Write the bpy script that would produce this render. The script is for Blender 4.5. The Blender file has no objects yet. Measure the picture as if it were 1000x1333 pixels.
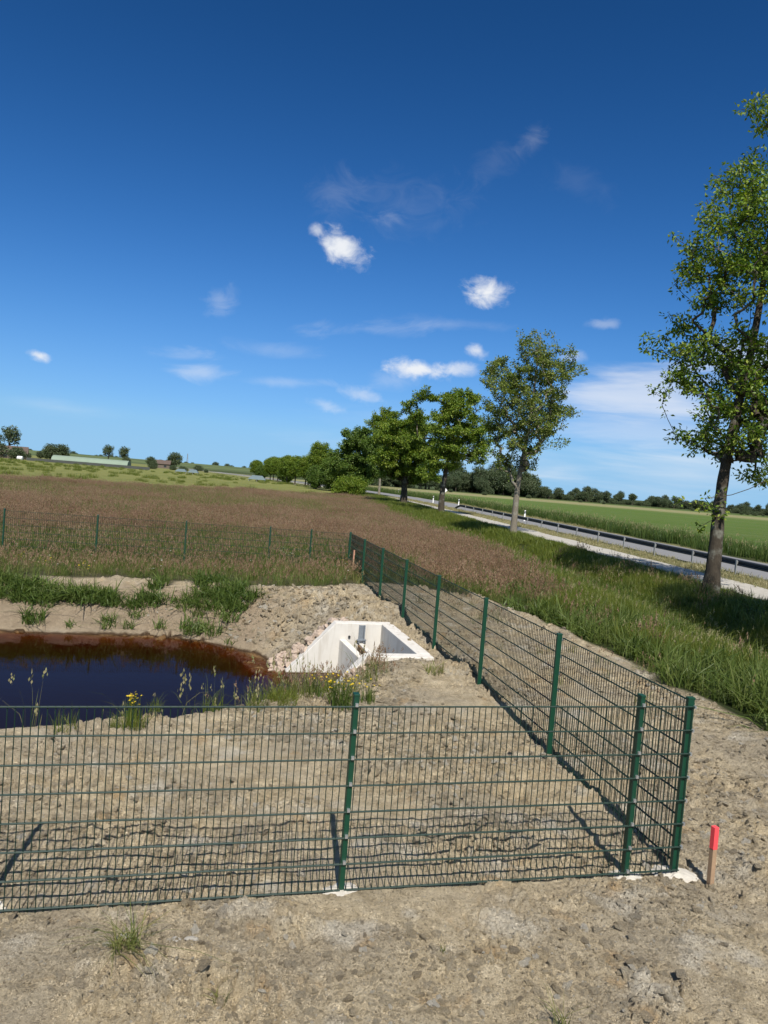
import bpy, math, random
import numpy as np
from mathutils import Vector
R = math.radians
scene = bpy.context.scene
COL = scene.collection
rng = np.random.default_rng(7)

# ------------------------------------------------------------------ helpers
def tag(o, label=None, cat=None, group=None, kind=None):
    if label: o['label'] = label
    if cat: o['category'] = cat
    if group: o['group'] = group
    if kind: o['kind'] = kind
    return o

def empty(name, loc=(0, 0, 0), rz=0.0):
    o = bpy.data.objects.new(name, None); COL.objects.link(o)
    o.location = loc; o.rotation_euler = (0, 0, rz); o.empty_display_size = .2
    return o

def mesh_np(name, V, F, mats, mi=None, smooth=False):
    """V (n,3); F (m,k) all the same k, or a list of such arrays"""
    me = bpy.data.meshes.new(name)
    Fs = F if isinstance(F, list) else [F]
    Fs = [np.asarray(f, dtype=np.int32) for f in Fs if len(f)]
    tot = sum(len(f) for f in Fs); loops = np.concatenate([f.ravel() for f in Fs])
    lens = np.concatenate([np.full(len(f), f.shape[1], dtype=np.int32) for f in Fs])
    starts = np.concatenate([[0], np.cumsum(lens)[:-1]]).astype(np.int32)
    me.vertices.add(len(V)); me.vertices.foreach_set('co', np.asarray(V, dtype=np.float32).ravel())
    me.loops.add(len(loops)); me.loops.foreach_set('vertex_index', loops)
    me.polygons.add(tot); me.polygons.foreach_set('loop_start', starts)
    if mi is not None: me.polygons.foreach_set('material_index', np.asarray(mi, dtype=np.int32))
    me.polygons.foreach_set('use_smooth', np.full(tot, bool(smooth)))
    for m in (mats if isinstance(mats, (list, tuple)) else [mats]): me.materials.append(m)
    me.update(calc_edges=True); me.validate()
    return me

def link(name, me, parent=None, loc=None):
    o = bpy.data.objects.new(name, me); COL.objects.link(o)
    if parent is not None: o.parent = parent
    if loc is not None: o.location = loc
    return o

class MB:
    """collects solids into one mesh"""
    def __init__(s): s.v = []; s.f = []; s.m = []
    def add(s, V, F, m=0):
        b = len(s.v); s.v += [tuple(p) for p in V]; s.f += [tuple(b + i for i in f) for f in F]; s.m += [m] * len(F)
    def hexa(s, P, m=0):
        s.add(P, [(0, 3, 2, 1), (4, 5, 6, 7), (0, 1, 5, 4), (1, 2, 6, 5), (2, 3, 7, 6), (3, 0, 4, 7)], m)
    def box(s, c, d, m=0, rz=0.0):
        ca, sa = math.cos(rz), math.sin(rz); P = []
        for z in (-.5, .5):
            for x, y in ((-.5, -.5), (.5, -.5), (.5, .5), (-.5, .5)):
                X, Y = x * d[0], y * d[1]
                P.append((c[0] + X * ca - Y * sa, c[1] + X * sa + Y * ca, c[2] + z * d[2]))
        s.hexa(P, m)
    def tube(s, pts, rad, n=6, m=0, cap=True):
        pts = [Vector(p) for p in pts]; k = len(pts)
        rad = rad if hasattr(rad, '__len__') else [rad] * k
        V = []; F = []; t0 = None; side = None
        for i in range(k):
            t = (pts[min(i + 1, k - 1)] - pts[max(i - 1, 0)]).normalized()
            if side is None:
                side = t.orthogonal().normalized()
            else:
                side = (side - t * side.dot(t)).normalized()
            b = t.cross(side)
            for j in range(n):
                a = 2 * math.pi * j / n
                V.append(pts[i] + (side * math.cos(a) + b * math.sin(a)) * rad[i])
        for i in range(k - 1):
            for j in range(n):
                a, b2 = i * n + j, i * n + (j + 1) % n
                F.append((a, b2, b2 + n, a + n))
        if cap: F += [tuple(range(n))[::-1], tuple(range((k - 1) * n, k * n))]
        s.add(V, F, m)
    def build(s, name, mats, parent=None, smooth=False, bevel=0):
        me = bpy.data.meshes.new(name); me.from_pydata(s.v, [], s.f)
        for m in (mats if isinstance(mats, (list, tuple)) else [mats]): me.materials.append(m)
        me.polygons.foreach_set('material_index', s.m)
        me.polygons.foreach_set('use_smooth', [smooth] * len(s.f)); me.update()
        o = link(name, me, parent)
        if bevel:
            b = o.modifiers.new('edges', 'BEVEL'); b.width = bevel; b.segments = 2; b.limit_method = 'ANGLE'
        return o

# ------------------------------------------------------------------ noise
def h2(ix, iy, seed):
    n = (ix.astype(np.int64) * 374761393 + iy.astype(np.int64) * 668265263 + seed * 1442695041) & 0xFFFFFFFF
    n = ((n ^ (n >> 13)) * 1274126177) & 0xFFFFFFFF
    n = ((n ^ (n >> 16)) * 2246822519) & 0xFFFFFFFF
    return ((n ^ (n >> 15)) & 0xFFFFFF) / float(0xFFFFFF)
def vnoise(x, y, seed=0):
    x = np.asarray(x, float); y = np.asarray(y, float)
    ix, iy = np.floor(x), np.floor(y); fx, fy = x - ix, y - iy
    fx = fx * fx * (3 - 2 * fx); fy = fy * fy * (3 - 2 * fy)
    a = h2(ix, iy, seed); b = h2(ix + 1, iy, seed); c = h2(ix, iy + 1, seed); d = h2(ix + 1, iy + 1, seed)
    return (a * (1 - fx) + b * fx) * (1 - fy) + (c * (1 - fx) + d * fx) * fy
def fbm(x, y, seed=0, o=4, g=.5):
    t = 0; a = 1; s = 0
    for i in range(o):
        ca, sa = math.cos(i * .7), math.sin(i * .7)
        t = t + a * vnoise((x * ca - y * sa) * 2 ** i, (x * sa + y * ca) * 2 ** i, seed + i * 17); s += a; a *= g
    return t / s
def worley(x, y, seed=0):
    """distances to nearest and second nearest cell point, and the nearest cell's random value"""
    ix, iy = np.floor(x), np.floor(y); d1 = np.full(np.shape(x), 9.); d2 = d1.copy(); v = np.zeros(np.shape(x))
    for dx in (-1, 0, 1):
        for dy in (-1, 0, 1):
            cx, cy = ix + dx, iy + dy
            px = cx + h2(cx, cy, seed); py = cy + h2(cx, cy, seed + 5)
            d = np.hypot(px - x, py - y); c = d < d1
            d2 = np.where(c, d1, np.minimum(d2, d)); v = np.where(c, h2(cx, cy, seed + 9), v); d1 = np.where(c, d, d1)
    return d1, d2, v
def sst(a, b, x):
    t = np.clip((x - a) / (b - a), 0, 1); return t * t * (3 - 2 * t)
def sdpoly(P, x, y):
    """signed distance to polygon, negative inside"""
    x = np.asarray(x, float); y = np.asarray(y, float)
    d = np.full(x.shape, 1e9); ins = np.zeros(x.shape, bool); n = len(P)
    for i in range(n):
        ax, ay = P[i]; bx, by = P[(i + 1) % n]; ex, ey = bx - ax, by - ay
        t = np.clip(((x - ax) * ex + (y - ay) * ey) / (ex * ex + ey * ey), 0, 1)
        d = np.minimum(d, np.hypot(x - ax - t * ex, y - ay - t * ey))
        c = ((ay > y) != (by > y)); xx = ax + (y - ay) / (ey if ey else 1e-12) * ex
        ins ^= (c & (x < xx))
    return np.where(ins, -d, d)

# ------------------------------------------------------------------ plan of the place (metres, camera above the origin looking along +Y)
WATER = -.95
ROW0 = np.array([2.6964, 6.1617]); DS = np.array([-.2093, .9779]); DF = np.array([-.971, -.2394]); DB = np.array([-.9735, -.2286])
CA = np.array([.14, 15.33]); CU = np.array([-.9665, -.2567]); CV = np.array([.2567, -.9665]); CW = 2.49   # culvert: corner, along, across, inner width
POND = [(-16, 13.9), (-12, 15.4), (-8.34, 16.35), (-6.7, 16.7), (-5.1, 17.05), (-4.1, 17.0), (-3.2, 16.6), (-2.4, 16.0), (-1.95, 15.3), (-1.73, 14.86),
        (-1.09, 12.44), (-1.3, 11.3), (-2.4, 10.35), (-3.2, 9.85), (-4.7, 9.1), (-8, 8.0), (-12, 7.0), (-15, 7.2), (-16.6, 10)]
SOIL = [(-30, -20), (7, -20), (6.6, 3), (6.0, 7.5), (5.55, 10), (5.35, 11.6), (5.0, 12.8), (4.45, 16.1), (3.3, 19.3), (2.2, 21.2), (.3, 21.6), (-.9, 20.4), (-1.9, 19.3),
        (-3.2, 19.3), (-5, 19.5), (-7.6, 19.0), (-9, 18.2), (-14, 17), (-20, 15.5), (-30, 12)]
def xp(y):      # near edge of the gravel path
    return np.interp(y, [-60, 0, 25, 38, 50, 75, 100, 125, 150, 165, 190, 222, 300, 420, 600], [17.5, 14.6, 13.2, 12.1, 10.65, 7.8, 4.5, .5, -5.5, -10, -18, -29, -62, -118, -210])
def coarse(x, y):
    sd = sdpoly(POND, x, y)
    far = sst(-1.2, 1.2, y - (12.6 + .22 * (x + 2)))
    w = 1.35 + .75 * far
    t = np.clip(sd / w, 0, 1)
    prof = np.where(far > .5, t ** .85, np.sin(t * math.pi / 2) ** .9)
    z = np.where(sd > 0, WATER + (0 - WATER) * prof, np.maximum(WATER + sd * (.42 - .34 * np.exp(-(((x + 2.0) / .6) ** 2 + ((y - 15.1) / .8) ** 2)) - .14 * (y > 15.0)), -1.75))
    al = (x - ROW0[0]) * DS[0] + (y - ROW0[1]) * DS[1]
    ac = (x - ROW0[0]) * DF[0] + (y - ROW0[1]) * DF[1]
    rise = .13 * sst(2.2, 6.0, al) * sst(3.2, .6, np.abs(ac))
    heap = .17 * np.exp(-(((x + 2.2) / 1.3) ** 2 + ((y - 17.9) / 1.0) ** 2)) + .12 * np.exp(-(((x - .3) / 1.4) ** 2 + ((y - 16.6) / .8) ** 2)) \
        + .10 * np.exp(-(((x - .9) / 1.0) ** 2 + ((y - 11.9) / .8) ** 2)) + .12 * np.exp(-(((x - 2.6) / .5) ** 2 + ((y - 19.2) / 2.2) ** 2))
    rim = .10 * np.exp(-((sdpoly(SOIL, x, y) + .25) / .35) ** 2) * (y > 7) * (x > 2.5)
    z = z + (rise + heap) * sst(0, 1.6, sd) + rim
    o_ = x - xp(y); z = z - .85 * np.exp(-((o_ + 4.2) / 1.9) ** 2) * sst(2, 9, y) * sst(90, 55, y) * sst(-.4, .5, sdpoly(SOIL, x, y))
    # culvert: backfill follows the wing tops, channel is cut down between the walls
    s = (x - CA[0]) * CU[0] + (y - CA[1]) * CU[1]; n = (x - CA[0]) * CV[0] + (y - CA[1]) * CV[1]
    top = np.interp(s, [-.6, .96, 1.93, 2.6], [.06, .06, -.97, -1.2])
    nd = np.where(n < 0, -n - .1, n - CW - .1)
    near = sst(1.0, .15, nd) * (nd > -.1) * sst(2.5, 1.9, s) * sst(-.9, -.3, s)
    z = z * (1 - near) + (top - .05) * near
    hd = sst(-1.3, -.3, s) * (s < -.1) * (n > -.3) * (n < CW + .3); z = z * (1 - hd) + .04 * hd
    cut = (s > -.13) & (s < 2.05) & (n > -.13) & (n < CW + .13)
    z = np.where(cut, np.minimum(z, -1.72), z)
    return z, sd, cut
def soilmask(x, y):
    d = sdpoly(SOIL, x, y) + (fbm(x * .9, y * .9, 31, 3) - .5) * .9
    return sst(.15, -.15, d)
def height(x, y, fine=True):
    x = np.asarray(x, float); y = np.asarray(y, float)
    z, sd, cut = coarse(x, y)
    if not fine: return z
    m = soilmask(x, y) * (sd > -.6) * (~cut)
    far = sst(26, 16, y)
    ru = .45 + .75 * fbm(x * .55, y * .55, 3, 3)
    bank = np.exp(-(((x + 1.9) / 1.5) ** 2 + ((y - 17.0) / 1.5) ** 2))
    ru = ru * (1 + 1.1 * bank)
    sandy = sst(.1, .5, sd) * sst(2.0, 1.5, sd) * (y > 13.5) * (x < -2.6)          # smooth sandy slope of the far bank
    ru = ru * (1 - .25 * sandy)
    wx = x + .16 * (fbm(x * 6, y * 6, 5, 3) - .5) * 2; wy = y + .16 * (fbm(x * 6, y * 6, 6, 3) - .5) * 2
    d1, d2, v = worley(wx * 6.5, wy * 6.5, 2); e1, e2, v2 = worley(wx * 15, wy * 15, 8); f1, f2, v3 = worley(wx * 34, wy * 34, 18)
    patch = sst(.46, .64, fbm(x * 1.0, y * 1.0, 12, 4)) * (1 + .2 * bank)
    lump = fbm(wx * 4, wy * 4, 44, 4)
    clod = patch * (sst(0, .20, d2 - d1) * v * v * .120 + sst(0, .25, e2 - e1) * v2 * .034) + sst(0, .3, f2 - f1) * v3 * (.003 + .010 * patch)
    q1 = np.abs(fbm(wx * 4.5, wy * 4.5, 71, 4) - .5); q2 = np.abs(fbm(x * 13, y * 13, 72, 3) - .5); q3 = np.abs(fbm(x * 30, y * 30, 73, 2) - .5)
    crev = -.045 * np.exp(-q1 / .014) * (.12 + patch) - .026 * np.exp(-q2 / .020) * (.15 + patch) - .005 * np.exp(-q3 / .04)
    dz = (fbm(x * .8, y * .8, 1, 3) - .5) * .15 + (lump - .5) * .09 + crev - .05 * sst(.10, .0, np.abs(fbm(x * 1.6, y * 1.6, 47, 4) - .5)) * .5 + (clod - .022 * patch) + (fbm(x * 20, y * 20, 14, 3) - .5) * .014
    foot = sst(.0, .4, np.abs((x - ROW0[0]) * DS[0] + (y - ROW0[1]) * DS[1]))
    pad = np.ones_like(x)
    flat = (fbm(x * .3, y * .3, 40, 3) - .5) * .10 * (1 - m) * far
    acr = (x - ROW0[0]) * DF[0] + (y - ROW0[1]) * DF[1]; ln_ = (1 - foot) * sst(-.3, .1, acr) * m
    return z + dz * ru * m * (1 - .7 * ln_) - .012 * ln_ + flat * (sd > .4)

def hz(x, y): return float(height(np.array([x]), np.array([y]))[0])

# ------------------------------------------------------------------ materials
class NT:
    def __init__(s, name):
        s.m = bpy.data.materials.new(name); s.m.use_nodes = True; s.t = s.m.node_tree; s.t.nodes.clear()
        s.out = s.t.nodes.new('ShaderNodeOutputMaterial')
    def n(s, typ, ins=None, **props):
        nd = s.t.nodes.new('ShaderNode' + typ)
        for k, v in props.items(): setattr(nd, k, v)
        for k, v in (ins or {}).items():
            if isinstance(v, bpy.types.NodeSocket): s.t.links.new(v, nd.inputs[k])
            else: nd.inputs[k].default_value = v
        return nd
    def noise(s, vec, scale, detail=4, rough=.55): return s.n('TexNoise', {'Vector': vec, 'Scale': scale, 'Detail': detail, 'Roughness': rough}).outputs[0]
    def ramp(s, f, stops):
        nd = s.n('ValToRGB', {0: f}); e = nd.color_ramp.elements
        while len(e) < len(stops): e.new(.5)
        for i, (p, c) in enumerate(stops): e[i].position = p; e[i].color = (*c, 1) if len(c) == 3 else c
        return nd.outputs[0]
    def mix(s, f, a, b, mode='MIX'):
        nd = s.n('Mix', data_type='RGBA', blend_type=mode); I = nd.inputs
        for i, v in ((0, f), (6, a), (7, b)):
            if isinstance(v, bpy.types.NodeSocket): s.t.links.new(v, I[i])
            else: I[i].default_value = v if i == 0 else ((*v, 1) if len(v) == 3 else v)
        return nd.outputs[2]
    def math(s, op, a, b=0.0, clamp=False):
        nd = s.n('Math', {0: a, 1: b}, operation=op, use_clamp=clamp); return nd.outputs[0]
    def mrange(s, v, a, b, c=0., d=1.): return s.n('MapRange', {0: v, 1: a, 2: b, 3: c, 4: d}, interpolation_type='SMOOTHSTEP').outputs[0]
    def attr(s, name): return s.n('Attribute', attribute_name=name).outputs['Fac']
    def pos(s): return s.n('NewGeometry').outputs['Position']
    def obj(s): return s.n('TexCoord').outputs['Object']
    def surf(s, sh): s.t.links.new(sh, s.out.inputs[0]); return s.m
    def bsdf(s, col, rough=.8, bump=None, bstr=.5, bdist=.02, **kw):
        ins = {'Base Color': col if isinstance(col, bpy.types.NodeSocket) else (*col, 1), 'Roughness': rough}
        ins.update(kw)
        if bump is not None: ins['Normal'] = s.n('Bump', {'Height': bump, 'Strength': bstr, 'Distance': bdist}).outputs[0]
        return s.n('BsdfPrincipled', ins).outputs[0]

def simple(name, col, rough=.6, var=.15, scale=6, metallic=0., bump=.0):
    t = NT(name); p = t.obj(); nz = t.noise(p, scale, 5)
    c = t.mix(nz, tuple(k * (1 - var) for k in col), tuple(min(1, k * (1 + var)) for k in col))
    return t.surf(t.bsdf(c, rough, bump=t.noise(p, scale * 9, 4) if bump else None, bstr=bump, bdist=.01, Metallic=metallic))

def leafmat(name, cols, trans=.35, island=True, scale=.35, rough=.5):
    """leaf or blade: random tone per leaf/instance, patches by place, light shining through"""
    t = NT(name); g = t.n('NewGeometry')
    r = g.outputs['Random Per Island'] if island else t.n('ObjectInfo').outputs['Random']
    nz = t.noise(g.outputs['Position'], scale, 3)
    f = t.math('ADD', t.math('MULTIPLY', r, .55), t.math('MULTIPLY', nz, .55), True)
    c = t.ramp(f, [(i / (len(cols) - 1) * .7 + .15, k) for i, k in enumerate(cols)])
    d = t.bsdf(c, rough, **{'Specular IOR Level': .35})
    ct = t.mix(1., c, (1.15, 1.25, .45), 'MULTIPLY')
    tr = t.n('BsdfTranslucent', {'Color': ct}).outputs[0]
    return t.surf(t.n('MixShader', {0: trans, 1: d, 2: tr}).outputs[0])

def soil_colour(t, p):
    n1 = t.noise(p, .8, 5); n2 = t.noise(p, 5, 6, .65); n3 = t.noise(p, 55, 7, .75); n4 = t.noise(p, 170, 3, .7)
    base = t.ramp(n2, [(.28, (.37, .29, .175)), (.44, (.57, .46, .295)), (.58, (.70, .575, .38)), (.75, (.82, .695, .49))])
    grey = t.mix(t.mrange(n1, .45, .62, 0, .85), base, t.mix(n2, (.38, .31, .215), (.63, .535, .38)))
    och = t.noise(t.n('VectorMath', {0: p, 1: (3.3, 7.1, 0)}, operation='ADD').outputs[0], 2.3, 4)
    grey = t.mix(t.mrange(och, .60, .70, 0, .55), grey, (.56, .37, .18))
    pale = t.noise(t.n('VectorMath', {0: p, 1: (31, 17, 0)}, operation='ADD').outputs[0], 1.7, 5)
    grey = t.mix(t.mrange(pale, .54, .68, 0, .75), grey, (.72, .65, .52))
    soil = t.mix(t.mrange(n3, .52, .64, .0, .72), grey, (.19, .145, .095))  # dark grains and specks, painted in to read as shadowed pits
    soil = t.mix(t.mrange(n4, .56, .70, 0, .50), soil, (.62, .55, .45))
    return soil, n2, n3, n4
def ground_mat():
    t = NT('ground_soil_and_thatch'); p = t.pos()
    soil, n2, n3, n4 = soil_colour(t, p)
    sand = t.mix(t.attr('sandy'), soil, t.mix(n2, (.33, .245, .16), (.53, .42, .29)))
    sand = t.mix(t.attr('wet'), sand, (.10, .060, .032)); sand = t.mix(t.attr('bed'), sand, (.30, .175, .075))
    gn = t.noise(p, 1.5, 6, .7); gf = t.noise(p, 12, 4, .7)
    verge = t.mix(gn, (.030, .050, .012), (.075, .085, .030))
    mead = t.mix(t.noise(p, .12, 4), t.mix(gf, (.105, .085, .050), (.16, .12, .085)), t.mix(gf, (.075, .085, .035), (.12, .12, .06)))
    c = t.mix(t.attr('meadow'), verge, mead)
    yf = t.mix(t.noise(p, .05, 5), (.13, .155, .035), (.24, .22, .075)); yf = t.mix(t.mrange(t.noise(p, .35, 4), .5, .7, 0, .7), yf, (.085, .11, .03))
    c = t.mix(t.attr('pasture'), c, yf)
    crop = t.mix(t.noise(p, .6, 6, .7), (.060, .105, .016), (.105, .158, .028)); crop = t.mix(t.mrange(t.noise(t.n('Mapping', {'Vector': p, 'Scale': (.02, .16, 1)}).outputs[0], 1.0, 5), .45, .65, 0, .6), crop, (.13, .15, .05))
    c = t.mix(t.attr('crop'), c, crop)
    blond = t.mix(t.noise(p, .6, 5), (.30, .26, .13), (.17, .18, .07))
    c = t.mix(t.attr('blond'), c, blond)
    c = t.mix(t.attr('soil'), c, sand)
    h = t.math('ADD', t.math('MULTIPLY', n3, .6), t.math('MULTIPLY', n4, .4))
    cr = t.n('TexVoronoi', {'Vector': t.n('VectorMath', {0: p, 1: t.n('TexNoise', {'Vector': p, 'Scale': 8., 'Detail': 3.}).outputs[1]}, operation='ADD').outputs[0], 'Scale': 26.}, feature='DISTANCE_TO_EDGE').outputs[0]
    h = t.math('ADD', h, t.math('MULTIPLY', t.mrange(cr, 0, .12), .35))
    return t.surf(t.bsdf(c, .95, bump=h, bstr=1.0, bdist=.03, **{'Specular IOR Level': .15}))

def concrete_mat():
    t = NT('pale_concrete'); p = t.obj()
    n = t.noise(p, 2.2, 6, .65); v = t.noise(t.n('Mapping', {'Vector': p, 'Scale': (6, 6, .7)}).outputs[0], 1.5, 4)
    c = t.mix(n, (.54, .50, .44), (.72, .69, .63)); c = t.mix(t.mrange(v, .48, .72, 0, .55), c, (.42, .37, .30))
    z = t.n('SeparateXYZ', {0: t.pos()}).outputs[2]
    c = t.mix(t.mrange(z, WATER + .03, WATER + .0), c, (.10, .06, .03))
    pits = t.noise(p, 60, 3, .7)
    return t.surf(t.bsdf(c, .85, bump=pits, bstr=.25, bdist=.01, **{'Specular IOR Level': .25}))

def bark_mat(name, a, b):
    t = NT(name); p = t.obj()
    st = t.noise(t.n('Mapping', {'Vector': p, 'Scale': (9, 9, 2.2)}).outputs[0], 2.2, 6, .7); li = t.noise(p, 1.6, 4)
    c = t.mix(st, a, b); c = t.mix(t.mrange(li, .5, .68, 0, .6), c, (.30, .30, .25))
    return t.surf(t.bsdf(c, .95, bump=st, bstr=.9, bdist=.05, **{'Specular IOR Level': .15}))

M = {}
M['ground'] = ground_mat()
M['concrete'] = concrete_mat()
M['green'] = simple('green_powder_coat', (.003, .044, .022), .45, .12, 5)
M['wire'] = simple('green_wire_coat', (.0012, .020, .011), .6, .1, 5)
M['clip'] = simple('galvanised_clip', (.62, .63, .64), .35, .1, 20, .8)
M['lime'] = simple('white_concrete_footing', (.50, .46, .39), .95, .45, 7, 0, .8)
M['wood'] = simple('raw_stake_wood', (.34, .22, .13), .85, .25, 30)
M['pink'] = simple('fluorescent_pink_paint', (.85, .075, .085), .6, .1, 20)
M['faded'] = simple('faded_paint', (.48, .25, .16), .8, .2, 20)
M['board'] = simple('wet_weir_board', (.16, .09, .035), .7, .35, 8)
M['steel'] = simple('galvanised_steel', (.30, .33, .36), .45, .25, 9, .6)
M['dark'] = simple('dark_hole_mouth', (.02, .02, .02), .7)
M['stone'] = simple('pink_granite_riprap', (.40, .31, .24), .9, .42, 2.5, 0, .4)
M['rail'] = simple('weathered_guardrail_steel', (.060, .066, .075), .55, .3, 3, .4)
M['railpost'] = simple('guardrail_post_steel', (.27, .28, .28), .55, .2, 6, .3)
M['white'] = simple('white_plastic', (.80, .79, .75), .5, .06, 8)
M['black'] = simple('black_band', (.02, .02, .022), .5)
M['asphalt'] = simple('grey_asphalt', (.20, .195, .19), .9, .14, 1.2, 0, .3)
M['gravel'] = simple('pale_gravel', (.40, .37, .315), .95, .35, 2.2, 0, .6)
M['barkA'] = bark_mat('ash_bark', (.024, .019, .014), (.105, .085, .062))
M['barkB'] = bark_mat('light_bark', (.08, .068, .052), (.30, .26, .20))
M['leafA'] = leafmat('ash_leaf', [(0.0516, 0.1063, 0.0121), (0.1032, 0.1822, 0.0194), (0.1696, 0.2429, 0.0290), (0.2654, 0.3036, 0.0411)], .32)
M['leafB'] = leafmat('grey_green_leaf', [(0.0629, 0.1040, 0.0162), (0.1120, 0.1624, 0.0252), (0.1749, 0.2146, 0.0405), (0.2240, 0.2470, 0.0540)], .32)
M['leafC'] = leafmat('maple_leaf', [(0.0521, 0.1019, 0.0109), (0.1017, 0.1724, 0.0169), (0.1674, 0.2326, 0.0242), (0.2418, 0.2808, 0.0363)], .32)
M['leafD'] = leafmat('dark_leaf', [(.020, .040, .012), (.035, .060, .016), (.055, .080, .022), (.075, .095, .03)], .25)
M['leafG'] = leafmat('deep_green_leaf', [(0.0400, 0.0832, 0.0135), (0.0714, 0.1300, 0.0189), (0.1143, 0.1739, 0.0270), (0.1643, 0.2193, 0.0405)], .3)
M['leafF'] = leafmat('far_leaf', [(0.0418, 0.0682, 0.0330), (0.0638, 0.0946, 0.0440), (0.0935, 0.1232, 0.0572), (0.1320, 0.1540, 0.0770)], .25, True, .08)  # lightened and blued: the haze of distance is put into this leaf colour
M['blade'] = leafmat('verge_blade', [(0.0515, 0.0800, 0.0090), (0.0979, 0.1317, 0.0162), (0.1443, 0.1740, 0.0252), (0.2267, 0.2258, 0.0540)], .35, True, .5)
M['blade2'] = leafmat('broad_blade', [(0.0518, 0.0828, 0.0146), (0.0880, 0.1270, 0.0243), (0.1293, 0.1693, 0.0405), (0.1966, 0.2164, 0.0648)], .35, True, .6)
M['mead'] = leafmat('meadow_blade', [(0.0756, 0.1012, 0.0240), (0.1242, 0.1485, 0.0360), (0.1782, 0.1815, 0.0550), (0.2592, 0.2310, 0.0900)], .3, True, .3)
M['seed'] = leafmat('seed_head', [(0.1478, 0.0815, 0.0519), (0.2150, 0.1244, 0.0799), (0.2778, 0.1759, 0.1119), (0.3405, 0.2574, 0.1598)], .25, True, .15)
M['straw'] = leafmat('dry_straw', [(.22, .19, .09), (.30, .26, .13), (.38, .33, .19), (.20, .22, .08)], .3, True, .6)
M['reed'] = leafmat('reed_blade', [(0.0362, 0.0725, 0.0145), (0.0580, 0.1015, 0.0203), (0.0870, 0.1305, 0.0290), (0.1305, 0.1595, 0.0435)], .3, True, .3)
M['weed'] = leafmat('weed_leaf', [(0.0360, 0.0690, 0.0120), (0.0660, 0.1092, 0.0200), (0.1020, 0.1495, 0.0300), (0.1560, 0.1898, 0.0500)], .35, True, .8)
M['yellow'] = leafmat('yellow_petal', [(.75, .50, .02), (.85, .62, .03), (.80, .58, .02)], .3)
M['petalw'] = leafmat('white_petal', [(.7, .7, .6), (.8, .8, .7)], .3)
M['clod'] = None
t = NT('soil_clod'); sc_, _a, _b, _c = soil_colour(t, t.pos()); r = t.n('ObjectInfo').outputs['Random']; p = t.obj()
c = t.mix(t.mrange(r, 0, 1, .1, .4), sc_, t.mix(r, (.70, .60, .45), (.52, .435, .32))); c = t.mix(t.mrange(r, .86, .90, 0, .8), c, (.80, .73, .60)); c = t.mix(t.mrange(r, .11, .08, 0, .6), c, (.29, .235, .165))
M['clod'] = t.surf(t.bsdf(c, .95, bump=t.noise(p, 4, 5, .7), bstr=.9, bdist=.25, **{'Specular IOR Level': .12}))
M['roofred'] = simple('weathered_red_roof', (.10, .07, .055), .85, .25, .8)
M['brick'] = simple('brick_wall', (.13, .10, .08), .9, .2, 1)
M['plaster'] = simple('pale_gable', (.50, .46, .40), .9, .1, 1)
M['glassdark'] = simple('dark_window', (.03, .035, .04), .2)
M['film'] = simple('pale_green_film', (.20, .255, .19), .8, .18, .4)
M['huts'] = simple('blue_grey_sheet', (.11, .15, .16), .8, .2, .8)
M['wrap'] = simple('white_wrap', (.75, .75, .72), .5, .05, 2)
M['darkwall'] = simple('dark_tarred_wall', (.06, .065, .06), .9, .3, .5)

# ------------------------------------------------------------------ ground: one sheet to the horizon
def graded(segs):
    out = [segs[0][0]]
    for a, b, d in segs:
        n = max(1, int(round((b - a) / d))); out += list(np.linspace(a, b, n + 1)[1:])
    return np.array(out)
def grow(start, first, factor, end):
    o = []; x = start; d = first
    while x < end: d *= factor; x += d; o.append(x)
    return np.array(o)
xs = graded([(-18, -11, .22), (-11, -6.2, .075), (-6.2, -3.2, .024), (-3.2, 3.6, .0105), (3.6, 6.6, .024), (6.6, 16, .15)])
ys = graded([(-3, 2.8, .3), (2.8, 3.6, .02), (3.6, 7.4, .0092), (7.4, 7.6, .02), (7.6, 11, .018), (11, 14, .045), (14, 19.6, .033), (19.6, 26, .10), (26, 40, .3)])
xs = np.concatenate([-grow(18, .25, 1.22, 5200)[::-1], xs, grow(16, .2, 1.22, 5200)])
ys = np.concatenate([-grow(3, .4, 1.35, 900)[::-1], ys, grow(40, .35, 1.12, 7000)])
X, Y = np.meshgrid(xs, ys)
Z = height(X, Y)
nx, ny = len(xs), len(ys)
idx = np.arange(nx * ny).reshape(ny, nx)
F = np.stack([idx[:-1, :-1], idx[:-1, 1:], idx[1:, 1:], idx[1:, :-1]], -1).reshape(-1, 4)
gme = mesh_np('ground', np.stack([X, Y, Z], -1).reshape(-1, 3), F, M['ground'], smooth=True)
_, SD, _ = coarse(X, Y)
soil = soilmask(X, Y); XP = xp(Y)
def band(v, a, b, e): return sst(a - e, a + e, v) * sst(b + e, b - e, v)
off = X - XP
wob = (fbm(X * .25, Y * .25, 77, 3) - .5) * 3
verge_w = np.interp(Y, [0, 14, 17.5, 22, 34, 55, 103, 150], [16, 14.0, 10.0, 7.6, 7.2, 8.6, 6.2, 5])
meadow = sst(-.6, .6, (XP - verge_w) - X + wob * .5)
mfar = np.interp(X, [-120, -45, -33, -13, 0], [60, 64, 79, 99, 116])
pasture = sst(-4, 4, Y - mfar + wob * 1.5) * (off < -2)
crop = band(off, 15.3, 400, .6) * sst(330, 250, Y - off * .3)
blond = band(off, 2.3, 4.3, .2) + band(off, 10.75, 11.7, .2) + band(off, 13.9, 16.2, .7) * .8 + (off > 15) * sst(225, 250, Y + (X - 60) * .1) * sst(330, 310, Y + (X - 60) * .1)
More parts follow.
